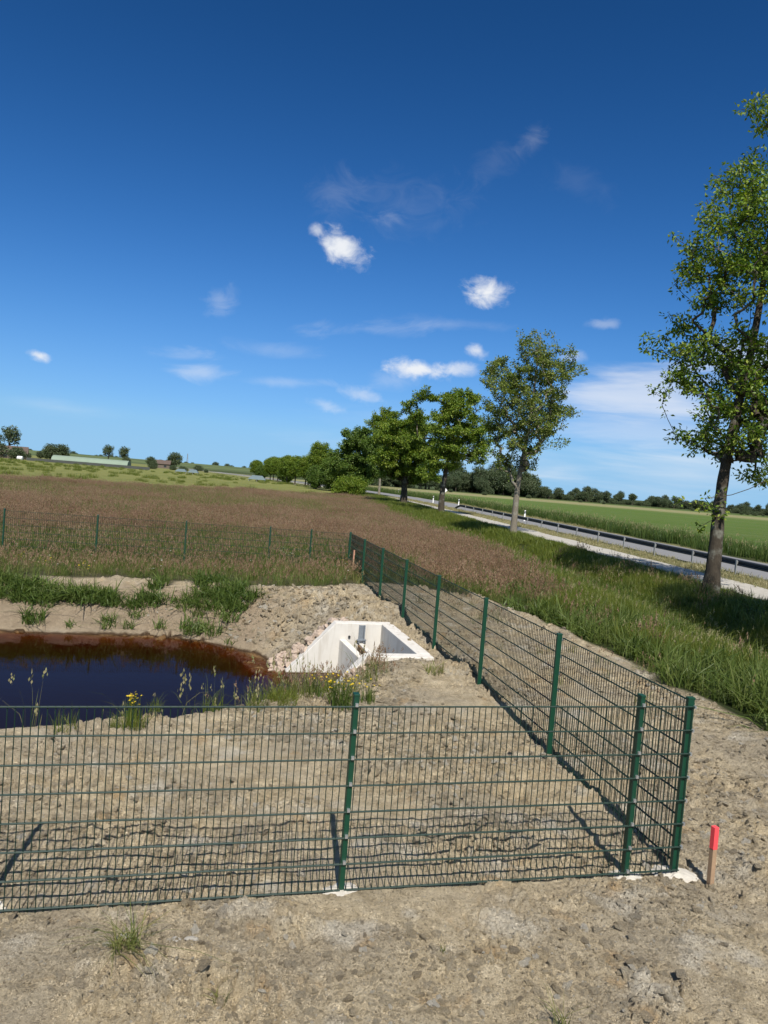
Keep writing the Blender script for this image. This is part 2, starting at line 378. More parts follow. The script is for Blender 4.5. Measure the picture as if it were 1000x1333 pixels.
for nme, arr in (('soil', soil), ('meadow', meadow), ('pasture', pasture), ('crop', crop), ('blond', np.clip(blond, 0, 1)),
                 ('sandy', sst(-.4, .3, SD) * sst(2.3, 1.5, SD) * (Y > 13) * sst(-1.6, -3.0, X)), ('wet', sst(.07, .0, SD)), ('bed', sst(-.02, -.10, SD))):
    a = gme.attributes.new(nme, 'FLOAT', 'POINT'); a.data.foreach_set('value', np.asarray(arr, dtype=np.float32).ravel())
tag(link('ground', gme), kind='structure')

# dyke ridge far behind the fields
def strip(name, left, right, z, mat, kind='structure'):
    n = len(left); V = [(*p, z) for p in left] + [(*p, z) for p in right]
    F = [(i, n + i, n + i + 1, i + 1) for i in range(n - 1)]
    o = link(name, mesh_np(name, np.array(V), np.array(F), mat)); return tag(o, kind=kind)
yy = np.concatenate([np.arange(-40, 120, 2.), np.arange(120, 600, 6.)])
def offs(d, jit=0):
    x = xp(yy); dx = np.gradient(x, yy); l = np.hypot(1, dx)
    dd = d + (jit * (fbm(yy * .8, yy * 0 + d, 9, 3) - .5) if jit else 0)
    return list(zip(x + dd / l, yy - dd * dx / l))
strip('path', offs(0, .9), offs(2.3, .9), .03, M['gravel'])
strip('road', offs(4.6), offs(10.8), .034, M['asphalt'])
gd = NT('dyke_grass'); pp = gd.pos(); cc = gd.mix(gd.noise(pp, .05, 5), (.065, .10, .028), (.11, .13, .045)); cc = gd.mix(gd.mrange(gd.noise(gd.n('Mapping', {'Vector': pp, 'Scale': (.01, .2, 1)}).outputs[0], .8, 4), .5, .6, 0, .6), cc, (.04, .06, .02))
M['dyke'] = gd.surf(gd.bsdf(cc, .95))
dv = []; df = []
dx_ = np.linspace(-900, 60, 90)
for i, x in enumerate(dx_):
    y0 = 520 + .12 * (x + 300); h = (3.1 + .5 * float(fbm(np.array([x * .02]), np.array([0.]), 3, 3)[0])) * float(sst(60, -40, np.array(x)))
    dv += [(x, y0 - 22, -.3), (x, y0 - 3, h), (x, y0 + 3, h), (x, y0 + 25, -.3)]
for i in range(len(dx_) - 1):
    for k in range(3): a = i * 4 + k; df.append((a, a + 4, a + 5, a + 1))
tag(link('dyke_hill', mesh_np('dyke_hill', np.array(dv), np.array(df), M['dyke'], smooth=True)), kind='structure')

# water: a closed body of brown peaty water filling the pit
t = NT('peat_water'); p = t.pos()
wv = t.noise(t.n('Mapping', {'Vector': p, 'Scale': (1, 2.5, 1)}).outputs[0], 2.5, 3)
nb = t.n('Bump', {'Height': wv, 'Strength': .05, 'Distance': .02}).outputs[0]
fr = t.n('Fresnel', {'IOR': 1.33, 'Normal': nb}).outputs[0]
gl = t.n('BsdfGlossy', {'Color': (.58, .53, .57, 1), 'Roughness': .02, 'Normal': nb}).outputs[0]
tr = t.n('MixShader', {0: .22, 1: t.n('BsdfTransparent', {'Color': (1, 1, 1, 1)}).outputs[0], 2: t.n('BsdfDiffuse', {'Color': (.042, .018, .004, 1)}).outputs[0]}).outputs[0]
t.t.links.new(t.n('VolumeAbsorption', {'Color': (.84, .55, .12, 1), 'Density': 17.}).outputs[0], t.out.inputs['Volume'])
M['water'] = t.surf(t.n('MixShader', {0: fr, 1: tr, 2: gl}).outputs[0])
b = MB(); b.hexa([(-17.5, 6, -2.6), (-16.5, 5.5, -2.6), (.45, 11, -2.6), (.05, 18.6, -2.6)][0:0] or
                 [(-17.8, 3, -2.6), (.6, 9, -2.6), (.2, 18.8, -2.6), (-17.8, 15.5, -2.6), (-17.8, 3, WATER), (.6, 9, WATER), (.2, 18.8, WATER), (-17.8, 15.5, WATER)])
tag(b.build('water', M['water']), kind='structure')

# ------------------------------------------------------------------ culvert inlet of pale concrete
def cp(s, n, z): q = CA + CU * s + CV * n; return (q[0], q[1], z)
cul = empty('culvert_inlet', cp(.9, 1.25, -1.0))
tag(cul, 'white concrete culvert inlet with splayed wing walls at the edge of the pond', 'culvert inlet')
def cpart(name, quads, mat, bevel=.012):
    """prism between the plane n0 and the plane n1 for each side outline"""
    b = MB()
    for (n0, n1, pts) in quads:
        k = len(pts); V = [cp(s, n0, z) for s, z in pts] + [cp(s, n1, z) for s, z in pts]
        b.add(V, [tuple(range(k)), tuple(range(k, 2 * k))[::-1]] + [(i, i + k, (i + 1) % k + k, (i + 1) % k) for i in range(k)])
    o = b.build(name, mat, cul, bevel=bevel); o.matrix_parent_inverse = cul.matrix_world.inverted() if False else o.matrix_parent_inverse
    o.location = tuple(-c for c in cul.location)
    return o
prof = [(-.24, -1.9), (-.24, .10), (.96, .10), (1.95, -.97), (1.95, -1.9)]
cpart('wing_wall', [(-.25, 0, prof)], M['concrete'])
cpart('wing_wall', [(CW, CW + .25, prof)], M['concrete'])
cpart('head_wall', [(.002, CW - .002, [(-.25, -1.9), (-.25, .102), (0, .102), (0, -1.9)])], M['concrete'])
b = MB(); sk = .22
b.hexa([cp(.74, .004, -1.9), cp(.87, .004, -1.9), cp(.87 - sk * CW, CW - .004, -1.9), cp(.74 - sk * CW, CW - .004, -1.9), cp(.74, .004, -.235), cp(.87, .004, -.235), cp(.87 - sk * CW, CW - .004, -.62), cp(.74 - sk * CW, CW - .004, -.62)])
o = b.build('cross_wall', M['concrete'], cul, bevel=.012); o.location = tuple(-c for c in cul.location)
cpart('cross_wall', [(.004, CW - .004, [(.36, -1.9), (.36, -.31), (.455, -.31), (.455, -1.9)])], M['concrete'])
o = cpart('stop_board', [(.05, CW - .05, [(.457, -1.88), (.457, -.34), (.49, -.34), (.49, -1.88)])], M['board'], .004); o['label'] = 'brown wooden board against the inner cross wall'
cpart('floor_slab', [(.004, CW - .004, [(.004, -1.9), (.004, -1.62), (.355, -1.62), (.355, -1.9)])], M['concrete'])
cpart('gate_guide', [(.002, .05, [(.35, -.30), (.35, .07), (.375, .07), (.375, -.30)]), (.002, .05, [(.455, -.30), (.455, .07), (.48, .07), (.48, -.30)]), (.003, .018, [(.377, -.29), (.377, .065), (.453, .065), (.453, -.29)]), (.02, .07, [(.32, -.245), (.32, -.222), (.51, -.222), (.51, -.245)])], M['steel'], 0)
b = MB()
q0 = Vector(cp(.67, .002, -.18)); q1 = Vector(cp(.67, .03, -.18)); b.tube([q0, q1], .025, 10)
o = b.build('pipe_hole', M['dark'], cul); o.location = tuple(-c for c in cul.location)  # black disc standing in for the shaded inside of a small pipe hole

# ------------------------------------------------------------------ fences of green double wire mats
def fence_post(par, px, py, z0, ang, top, clips=True, foot=.0, clipd=None):
    b = MB(); c, s_ = math.cos(ang), math.sin(ang)
    b.box((px, py, (z0 - .25 + top) / 2), (.04, .06, top - z0 + .25), 0, ang)
    b2 = MB(); b2.box((px, py, top + .008), (.046, .066, .02), 0, ang)
    o = b.build('post', M['green'], par, bevel=.004)
    c_ = b2.build('post_cap', M['green'], o, bevel=.004)
    if clips:
        for z in np.arange(top - .06, z0 + .05, -.2):
            k = MB(); w = px + s_ * .043; v = py - c * .043
            for sg in (-1, 1): pass
            cd = clipd if clipd is not None else (s_, -c)
            k.box((px + cd[0] * .042, py + cd[1] * .042, z), (.022, .02, .024), 0, ang)
            k.build('clip', M['clip'], o)
    if foot:
        n = 22; V = []; rr = random.Random(int(px * 1000) + 5)
        for ring, (f_, dz) in enumerate(((1, -.03), (.86, -.004), (.45, .008), (0.02, .010))):
            for j in range(n):
                a = 2 * math.pi * j / n; r0 = foot * f_ * (1 + .35 * math.sin(a * 2 + px * 3) * .5 + .25 * (rr.random() - .5))
                x, y = px + r0 * math.cos(a) * 1.1, py + r0 * math.sin(a) * .85
                V.append((x, y, max(hz(x, y), z0 - .03) * .6 + z0 * .4 + dz + .008 * rr.random()))
        F = [(r * n + j, r * n + (j + 1) % n, (r + 1) * n + (j + 1) % n, (r + 1) * n + j) for r in range(3) for j in range(n)] + [tuple(range(3 * n, 4 * n))]
        m = MB(); m.add(V, F); m.build('footing', M['lime'], o, smooth=False)
    return o
def wire_panel(par, a, b_, za, zb, top_a, side):
    """a, b_ plan points; za, zb top heights; side = normal offset of the mat from the post line"""
    a = np.array(a); b_ = np.array(b_); d = b_ - a; L = np.hypot(*d); d = d / L; nn = np.array([-d[1], d[0]]) * side
    P = lambda u, h, o: (a[0] + d[0] * u + nn[0] * o, a[1] + d[1] * u + nn[1] * o, za + (zb - za) * u / L + h)
    m = MB(); O = .036 if side else 0
    for k in range(8):
        h = -.2 * k - .01
        for e in (-.0065, .0065): m.tube([P(0.0, h, 1 * O + e), P(L, h, 1 * O + e)], .0050, 6)
    n = int(L / .05); u0 = (L - n * .05) / 2
    for j in range(n + 1): m.tube([P(u0 + j * .05, -.005, O), P(u0 + j * .05, -1.435, O)], .0037, 5)
    return m.build('wire_panel', M['wire'], par)
RS = lambda i: ROW0 + DS * 2.52 * i
rtop = lambda i: 1.48 - .0077 * 2.52 * i
fs = empty('mesh_fence', (*RS(3.5), 0)); tag(fs, 'green mesh fence run going back along the right side of the pond', 'mesh fence', 'green mesh fence runs round the pond')
ff = empty('mesh_fence', (*(ROW0 + DF * 2.5), 0)); tag(ff, 'nearest green wire mesh fence run across the bare soil with white footings', 'mesh fence', 'green mesh fence runs round the pond')
fb = empty('mesh_fence', (*(RS(7) + DB * 5), 0)); tag(fb, 'distant green wire mesh fence run standing in tall grass at the edge of the meadow', 'mesh fence', 'green mesh fence runs round the pond')
angS = math.atan2(DS[1], DS[0]); angF = math.atan2(DF[1], DF[0])
def zero(par):       # children were written in world coordinates
    for o in list(par.children): o.location = tuple(-c for c in par.location)
for i in range(8):
    p = RS(i); al = 2.52 * i
    fence_post(fs, p[0], p[1], hz(*p) if i else 0.0, angS, rtop(i), clips=(i < 3), clipd=(.78, -.62) if i == 0 else None, foot=(.17 if i == 0 else .13 if i == 1 else 0))
for i in range(7):
    wire_panel(fs, RS(i) + DS * .03, RS(i + 1) - DS * .03, rtop(i) - .02, rtop(i + 1) - .02, 0, 1 if 0 else -1)
zero(fs)
ft = lambda d: 1.48 - .0056 * d
for d, fo in ((.4664, .15), (2.8745, .14), (5.36, .2)):
    p = ROW0 + DF * d; fence_post(ff, p[0], p[1], hz(*p), angF + math.pi, ft(d) + (.02 if d > .4 else 0), foot=fo)
wire_panel(ff, ROW0 - DF * .02, ROW0 + DF * 2.86, ft(0) - .045, ft(2.86) - .045, 0, 1)
wire_panel(ff, ROW0 + DF * 2.89, ROW0 + DF * 5.37, ft(2.89) - .045, ft(5.37) - .045, 0, 1)
wire_panel(ff, ROW0 + DF * 5.39, ROW0 + DF * 7.9, ft(5.39) - .045, ft(7.9) - .045, 0, 1)
p = ROW0 + DF * 7.9; fence_post(ff, p[0], p[1], hz(*p), angF + math.pi, ft(7.9), foot=.2)
zero(ff)
bl = [1.245, 2.52, 5.04, 7.56, 10.08, 12.6, 15.12]
bt = lambda l: rtop(7) + .0047 * l
for l in bl:
    p = RS(7) + DB * l; fence_post(fb, p[0], p[1], hz(*p), angF, bt(l), clips=False)
for a, c in zip([0.0] + bl[:-1], bl): wire_panel(fb, RS(7) + DB * (a + .03), RS(7) + DB * (c - .03), bt(a) - .03, bt(c) - .03, 0, 1)
zero(fb)

# ------------------------------------------------------------------ survey stakes
def stake(x, y, h, w, label, tilt, tipmat='pink'):
    e = empty('survey_stake', (x, y, hz(x, y))); tag(e, label, 'survey stake', 'wooden survey stakes')
    b = MB(); b.hexa([(-w * .2, -w * .2, -.1), (w * .2, -w * .2, -.1), (w * .2, w * .2, -.1), (-w * .2, w * .2, -.1)] + [(sx * w * .5, sy * w * .5, .02) for sx, sy in ((-1, -1), (1, -1), (1, 1), (-1, 1))])
    b.box((0, 0, .02 + (h - .02) * .3), (w, w, (h - .02) * .6)); b.build('shaft', M['wood'], e, bevel=.002)
    c = MB(); c.box((0, 0, h * .615 + h * .19 + .004), (w + .003, w + .003, h * .38)); c.build('painted_tip', M[tipmat], e, bevel=.002)
    e.rotation_euler = (0, tilt, R(20))
stake(2.94, 6.0, .49, .042, 'wooden survey stake with pink painted tip standing beside the fence corner', R(-1))
stake(-.82, 22.6, .75, .04, 'faded wooden survey stake seen behind the far fence corner', R(1), 'faded')

# ------------------------------------------------------------------ rocks
def rock_mesh(name, seed, mat, sub=2, flat=.75, ang=.35):
    rr = random.Random(seed)
    import bmesh
    bm = bmesh.new(); bmesh.ops.create_icosphere(bm, subdivisions=sub, radius=1)
    cuts = [(Vector((rr.gauss(0, 1), rr.gauss(0, 1), rr.gauss(0, 1))).normalized(), .55 + .35 * rr.random()) for _ in range(9)]
    for v in bm.verts:
        for n, d in cuts:
            k = v.co.dot(n) - d
            if k > 0: v.co -= n * k * .9
        v.co *= 1 + ang * (rr.random() - .5) * .3
        v.co.x *= 1.15; v.co.z *= flat
    me = bpy.data.meshes.new(name); bm.to_mesh(me); bm.free(); me.materials.append(mat)
    return me
rocks = [rock_mesh('riprap_stone', k, M['stone'], 2, .8, 1.6) for k in range(6)]
rr = random.Random(3); proto = None
spots = []
for s_, n_ in [(a, b) for a in np.arange(.75, 2.15, .155) for b in np.arange(.33, .95, .15)]:
    spots.append((s_ + rr.uniform(-.05, .05), -n_ + rr.uniform(-.05, .05) + (s_ - .75) * .1))
for s_ in np.arange(.95, 1.9, .17):
    for n_ in (.36, .53): spots.append((s_ + rr.uniform(-.05, .05), CW + n_ + rr.uniform(-.05, .05)))
for i, (s_, n_) in enumerate(spots):
    x, y, _ = cp(s_, n_, 0)
    o = bpy.data.objects.new('riprap_stone', rocks[i % 6]); COL.objects.link(o)
    sc = rr.uniform(.075, .12); o.scale = (sc, sc * rr.uniform(.8, 1.1), sc)
    o.rotation_euler = (rr.uniform(-.5, .5), rr.uniform(-.5, .5), rr.uniform(0, 6.3))
    z = float(coarse(np.array([x]), np.array([y]))[0][0]); o.location = (x, y, z + .06)
    tag(o, 'pinkish broken stone in the riprap bedding beside the white culvert wing wall', 'stone', 'riprap stones beside the culvert wings')

lime = [rock_mesh('lime_lump', 90 + k, M['lime'], 2, .28, .8) for k in range(3)]
for i, (x, y, sx_, sy_, lab) in enumerate([(-1.12, 4.76, .075, .03, 'flat white concrete lump on bare soil in front of the fence, left of two'), (-1.03, 4.71, .05, .025, 'flat white concrete lump on bare soil in front of the fence, right of two'),
                                           (-1.48, 4.74, .06, .03, 'thin white smear of spilt concrete on bare soil left of the pair of lumps')]):
    o = link('concrete_lump', lime[i], None, (x, y, hz(x, y) + .002)); o.scale = (sx_, sy_, .03); o.rotation_euler = (0, 0, -.5 + i * .4); tag(o, lab, 'lump', 'spilt concrete on the soil')
# ------------------------------------------------------------------ scattering (stuff)
def gn_scatter(name, sources, P, rot, scl, idx):
    coll = bpy.data.collections.new(name + '_sources')
    for i, me in enumerate(sources):
        coll.objects.link(bpy.data.objects.new('%s_%02d' % (name, i), me))
    me = bpy.data.meshes.new(name); me.vertices.add(len(P)); me.vertices.foreach_set('co', np.asarray(P, dtype=np.float32).ravel())
    a = me.attributes.new('turn', 'FLOAT_VECTOR', 'POINT'); a.data.foreach_set('vector', np.asarray(rot, dtype=np.float32).ravel())
    s3 = np.asarray(scl, dtype=np.float32); s3 = np.repeat(s3[:, None], 3, 1) if s3.ndim == 1 else s3
    a = me.attributes.new('size', 'FLOAT_VECTOR', 'POINT'); a.data.foreach_set('vector', s3.ravel())
    a = me.attributes.new('pick', 'INT', 'POINT'); a.data.foreach_set('value', np.asarray(idx, dtype=np.int32))
    ng = bpy.data.node_groups.new(name, 'GeometryNodeTree')
    ng.interface.new_socket('Geometry', in_out='INPUT', socket_type='NodeSocketGeometry'); ng.interface.new_socket('Geometry', in_out='OUTPUT', socket_type='NodeSocketGeometry')
    N = ng.nodes.new; gi = N('NodeGroupInput'); go = N('NodeGroupOutput'); io = N('GeometryNodeInstanceOnPoints'); ci = N('GeometryNodeCollectionInfo')
    ci.inputs['Collection'].default_value = coll; ci.inputs['Separate Children'].default_value = True; ci.inputs['Reset Children'].default_value = True
    def na(nm, ty):
        n = N('GeometryNodeInputNamedAttribute'); n.data_type = ty; n.inputs['Name'].default_value = nm; return n.outputs['Attribute']
    L = ng.links.new
    L(gi.outputs[0], io.inputs['Points']); L(ci.outputs[0], io.inputs['Instance']); io.inputs['Pick Instance'].default_value = True
    L(na('pick', 'INT'), io.inputs['Instance Index']); L(na('turn', 'FLOAT_VECTOR'), io.inputs['Rotation']); L(na('size', 'FLOAT_VECTOR'), io.inputs['Scale'])
    L(io.outputs[0], go.inputs[0])
    o = link(name, me); md = o.modifiers.new('scatter', 'NODES'); md.node_group = ng
    return tag(o, kind='stuff')

def blades(n, Rad, h, hv, w, lean, rnd, seedhead=0., mats=2, straight=.0):
    """tuft of curved tapering blades; seedhead = share of stems that carry a panicle (material 1)"""
    V = []; Q = []; T = []; mq = []; mt = []
    for i in range(n):
        a = rnd.uniform(0, 6.283); r = Rad * math.sqrt(rnd.random()); bx, by = r * math.cos(a), r * math.sin(a)
        hh = max(.25 * h, rnd.gauss(h, hv)); da = rnd.uniform(0, 6.283); ln = abs(rnd.gauss(0, lean)) * hh
        dx, dy = math.cos(da) * ln, math.sin(da) * ln
        sd = rnd.random() < seedhead
        ww = w * rnd.uniform(.6, 1.2) * (.45 if sd else 1)
        fa = rnd.uniform(0, 6.283); px, py = math.cos(fa) * ww / 2, math.sin(fa) * ww / 2
        b = len(V)
        for s_, wf in ((0, .8), (.4, 1), (.75, .65)):
            q = s_ ** 2; zz = hh * (s_ - .16 * q * min(2.4, ln / hh))
            x, y = bx + dx * q, by + dy * q
            V += [(x - px * wf, y - py * wf, zz), (x + px * wf, y + py * wf, zz)]
        V.append((bx + dx, by + dy, hh * (1 - .3 * min(2.4, ln / hh))))
        Q += [(b, b + 1, b + 3, b + 2), (b + 2, b + 3, b + 5, b + 4)]; mq += [0, 0]; T.append((b + 4, b + 5, b + 6)); mt.append(0)
        if sd:
            tx, ty, tz = V[-1]; L = rnd.uniform(.10, .17) * h / .55
            for k in range(7):
                f = k / 6; sp = .032 * h / .55 * (1 - .75 * abs(f - .35)); c0 = len(V)
                ox, oy = rnd.gauss(0, sp * .6), rnd.gauss(0, sp * .6); an = rnd.uniform(0, 6.28); cx, cy = math.cos(an) * sp * .6, math.sin(an) * sp * .6
                z0 = tz - L * .15 + L * f; dl = L * .2
                V += [(tx + ox - cx, ty + oy - cy, z0), (tx + ox, ty + oy, z0 - dl), (tx + ox + cx, ty + oy + cy, z0), (tx + ox, ty + oy, z0 + dl)]
                Q.append((c0, c0 + 1, c0 + 2, c0 + 3)); mq.append(1)
    return np.array(V), np.array(Q), np.array(T), mq + mt
def tuft_mesh(name, mats, **k):
    V, Q, T, mi = blades(**k); return mesh_np(name, V, [Q, T], mats, mi)
def variants(name, mats, cnt, seed, **k):
    return [tuft_mesh(name, mats, rnd=random.Random(seed + i), **k) for i in range(cnt)]

def sample(x0, x1, y0, y1, dens, seed):
    g = np.random.default_rng(seed); n = int((x1 - x0) * (y1 - y0) * dens)
    return g.uniform(x0, x1, n), g.uniform(y0, y1, n), g
def place(name, src, x, y, g, s0=.8, s1=1.25, tilt=.08, zoff=-.02, sizes=None):
    z = height(x, y) + zoff; n = len(x)
    rot = np.stack([g.normal(0, tilt, n), g.normal(0, tilt, n), g.uniform(0, 6.283, n)], -1)
    s = g.uniform(s0, s1, n) if sizes is None else sizes
    print(name, n)
    return gn_scatter(name, src, np.stack([x, y, z], -1), rot, s, g.integers(0, len(src), n))
def vis(x, y, pad=3.): return np.abs(x) < y * .56 + pad
def verge_m(x, y):
    w = np.interp(y, [0, 14, 17.5, 22, 34, 55, 103, 150], [16, 14.0, 10.0, 7.6, 7.2, 8.6, 6.2, 5]); wb = (fbm(x * .25, y * .25, 77, 3) - .5) * 3
    return sst(-.6, .6, (xp(y) - w) - x + wb * .5)      # 1 = meadow, 0 = verge

G1 = variants('verge_grass', [M['blade'], M['straw']], 6, 10, n=70, Rad=.22, h=.42, hv=.13, w=.010, lean=.55, seedhead=.012)
G1b = variants('broad_grass', [M['blade2'], M['straw']], 5, 40, n=34, Rad=.20, h=.50, hv=.15, w=.020, lean=.85, seedhead=.0)
G2 = variants('meadow_grass', [M['mead'], M['seed']], 6, 70, n=40, Rad=.24, h=.46, hv=.12, w=.010, lean=.40, seedhead=.62)
G2g = variants('green_meadow_grass', [M['blade2'], M['seed']], 5, 270, n=44, Rad=.24, h=.42, hv=.12, w=.010, lean=.45, seedhead=.12)
G3g = variants('green_meadow_patch', [M['mead'], M['seed']], 4, 290, n=110, Rad=.75, h=.42, hv=.12, w=.018, lean=.45, seedhead=.2)
G3 = variants('meadow_patch', [M['mead'], M['seed']], 5, 90, n=110, Rad=.75, h=.46, hv=.12, w=.018, lean=.40, seedhead=.62)
G4 = variants('verge_patch', [M['blade'], M['straw']], 5, 110, n=120, Rad=.6, h=.40, hv=.13, w=.024, lean=.45)
G5 = variants('reed_patch', [M['reed'], M['straw']], 5, 130, n=100, Rad=.7, h=.85, hv=.2, w=.035, lean=.28, seedhead=.03)
G6 = variants('mown_grass', [M['straw'], M['straw']], 5, 150, n=60, Rad=.3, h=.10, hv=.05, w=.014, lean=.9)
G7 = variants('sparse_grass', [M['mead'], M['seed']], 5, 170, n=22, Rad=.22, h=.36, hv=.12, w=.009, lean=.45, seedhead=.30)
G8 = variants('weed_leaves', [M['weed'], M['straw']], 6, 190, n=60, Rad=.20, h=.22, hv=.09, w=.024, lean=1.2)
G9 = variants('crest_stems', [M['mead'], M['straw']], 6, 210, n=9, Rad=.10, h=.42, hv=.14, w=.006, lean=.55, seedhead=.5)

# verge between fence and path
x, y, g = sample(1, 16, 5.5, 36, 26, 1)
sm = soilmask(x, y); k = (sm < .35) & (x < xp(y) - .05) & (verge_m(x, y) < g.uniform(.2, .9, len(x))) & vis(x, y)
br = fbm(x * .35, y * .35, 55, 3) + (y < 14) * .10 > .56
ps = lambda x, y, a, b: g.uniform(a, b, len(x)) * (.42 + .58 * sst(.1, 2.4, xp(y) - x))
kk = k & ~br; place('verge_grass', G1, x[kk], y[kk], g, sizes=ps(x[kk], y[kk], .75, 1.25))
kb = k & br & (g.uniform(size=len(x)) < .35)
place('broad_verge_grass', G1b, x[kb], y[kb], g, sizes=ps(x[kb], y[kb], .75, 1.2))
x, y, g = sample(-14, 13, 36, 150, 3.2, 2)
k = (x < xp(y) - .1) & (verge_m(x, y) < g.uniform(.2, .8, len(x))) & vis(x, y)
place('distant_verge_grass', G4, x[k], y[k], g, sizes=ps(x[k], y[k], .8, 1.25))
x, y, g = sample(3, 13, 9, 40, .8, 61); k = (soilmask(x, y) < .3) & (x < xp(y) - .8) & vis(x, y) & (fbm(x * .4, y * .4, 62, 3) > .54)
place('verge_stalks', G2, x[k], y[k], g, .8, 1.15)
x, y, g = sample(3, 12, 9, 34, 1.5, 63); k = (soilmask(x, y) < .3) & (x < xp(y) - .8) & vis(x, y)
place('verge_weeds', G8, x[k], y[k], g, 1.0, 1.9)
# meadow
x, y, g = sample(-26, 12, 19.5, 46, 9, 3)
sm = soilmask(x, y); k = (sm < .2) & (verge_m(x, y) > g.uniform(.1, .8, len(x))) & vis(x, y) & ((y - 21.5 - .23 * (x + 5) > .6) | (x > .8))
k &= (fbm(x * .7, y * .7, 91, 3) > .30)
gr_ = (fbm(x * .30, y * .42, 92, 4) + .42 * sst(33, 22, y - .23 * (x + 5)) * sst(2.5, -1, x) > .55) 
place('meadow_grass', G2, x[k & ~gr_], y[k & ~gr_], g, .7, 1.2)
place('green_meadow_grass', G2g, x[k & gr_], y[k & gr_], g, .7, 1.2)
x, y, g = sample(-80, 10, 46, 142, 1.9, 4)
mf = np.interp(x, [-120, -45, -33, -13, 0], [60, 64, 79, 99, 116]) + (fbm(x * .25, y * .25, 77, 3) - .5) * 6
k = (verge_m(x, y) > g.uniform(.1, .8, len(x))) & (y < mf) & vis(x, y)
gr_ = fbm(x * .10, y * .16, 93, 4) > .47
place('distant_meadow_grass', G3, x[k & ~gr_], y[k & ~gr_], g, .7, 1.1)
place('distant_green_meadow', G3g, x[k & gr_], y[k & gr_], g, .7, 1.1)
# weedy grass between pit and far fence
x, y, g = sample(-13, .8, 17, 24.4, 15, 5)
k = (soilmask(x, y) < .45) & vis(x, y, 1) & ((y - 21.5 - .23 * (x + 5) < 1.0) | (x > -1)) & (x < .6)
h_ = g.uniform(size=len(x)) < .45
place('sparse_grass', G7, x[k & ~h_], y[k & ~h_], g, .6, 1.1)
place('green_bank_grass', G2g, x[k & h_], y[k & h_], g, .5, .95)
def petals(name, mat, seed):
    V = []; F = []; rd = random.Random(seed)
    for i in range(5):
        cx, cy, cz = rd.gauss(0, .12), rd.gauss(0, .12), rd.uniform(.18, .42); b0 = len(V)
        for j in range(6): V.append((cx + .022 * math.cos(j * 1.047), cy + .022 * math.sin(j * 1.047), cz + rd.uniform(-.004, .004)))
        F.append(tuple(range(b0, b0 + 6)))
    return mesh_np(name, np.array(V), np.array(F), mat)
x, y, g = sample(-13, 1, 17.5, 27, 1.1, 35)
k = (soilmask(x, y) < .5) & (fbm(x * .5, y * .5, 88, 3) > .5)
place('meadow_flowers', [petals('yellow_heads', M['yellow'], 1), petals('white_heads', M['petalw'], 2)], x[k], y[k], g, .8, 1.2)
x, y, g = sample(1.0, 5, 11, 22, 3.0, 15)
k = (soilmask(x, y) > .5) & (fbm(x * .8, y * .8, 66, 3) > .6)
place('soil_weeds', G7, x[k], y[k], g, .35, .75)
# dense weeds on the far bank
x, y, g = sample(-13, -2.2, 14.5, 19.8, 26, 6)
sd = sdpoly(POND, x, y); k = (((sd > .25) & (sd < 1.0) & (g.uniform(size=len(x)) < .10)) | (sd > .95)) & (sd < 2.3) & (fbm(x * .75, y * .75, 23, 3) > .43) & (x < -2.5 - .5 * (sd - 1))
place('bank_weeds', G8, x[k], y[k], g, .7, 1.35)
# stems on the near crest
x, y, g = sample(-9, 1.0, 6, 12.6, 20, 8)
sd = sdpoly(POND, x, y); dens = sst(.35, .75, fbm(x * .9, y * .9, 29, 3)) * .55 + .55 * sst(-2.2, -.6, x) * sst(1.4, .7, x)
wing = (x > -1.3) & (y > 10.9)
k = (sd > .25) & (sd < 1.5) & (g.uniform(size=len(x)) < dens * (1 - .93 * wing) * .8)
place('crest_stems', G9, x[k], y[k], g, .7, 1.25)
k = (sd > .45) & (sd < 1.35) & (g.uniform(size=len(x)) < dens * .9) & (x > -2.6) & ~wing
place('crest_grass', G7, x[k], y[k], g, .55, .9)
x, y, g = sample(-3.4, .7, 8, 11.6, 46, 81); sd = sdpoly(POND, x, y)
k = (sd > .5) & (sd < 1.5) & (g.uniform(size=len(x)) < (.06 + .6 * sst(.48, .62, fbm(x * 1.6, y * 1.6, 27, 3))) * (.35 + .9 * sst(-2.2, -1.2, x))) & ~((x > -1.2) & (y > 11.0))
place('near_bank_grass', G1, x[k], y[k], g, .35, .75)
x, y, g = sample(-.75, .15, 11.0, 11.6, 13, 82); place('brown_seed_grass', G2, x, y, g, .5, .75)
# mown strip between path and guardrail, road edges
x, y, g = sample(-10, 20, 14, 130, 4.0, 9)
o_ = x - xp(y); k = (((o_ > 2.3) & (o_ < 4.6)) | ((o_ > 10.8) & (o_ < 12.0))) & vis(x, y)
place('mown_grass', G6, x[k], y[k], g, .8, 1.8)
# reed strip beyond the road
x, y, g = sample(-12, 30, 20, 260, 1.5, 10)
o_ = x - xp(y); k = (o_ > 12.0) & (o_ < 14.6) & vis(x, y) & (g.uniform(size=len(x)) < .9)
place('reed_strip', G5, x[k], y[k], g, .8, 1.15)
# pasture tussocks
x, y, g = sample(-130, 0, 84, 230, .05, 11)
k = (y > np.interp(x, [-120, -45, -33, -13, 0], [60, 64, 79, 99, 116])) & (x < xp(y) - 8) & (fbm(x * .06, y * .12, 61, 3) > .5)
place('pasture_tussocks', G4, x[k], y[k], g, .7, 1.5)
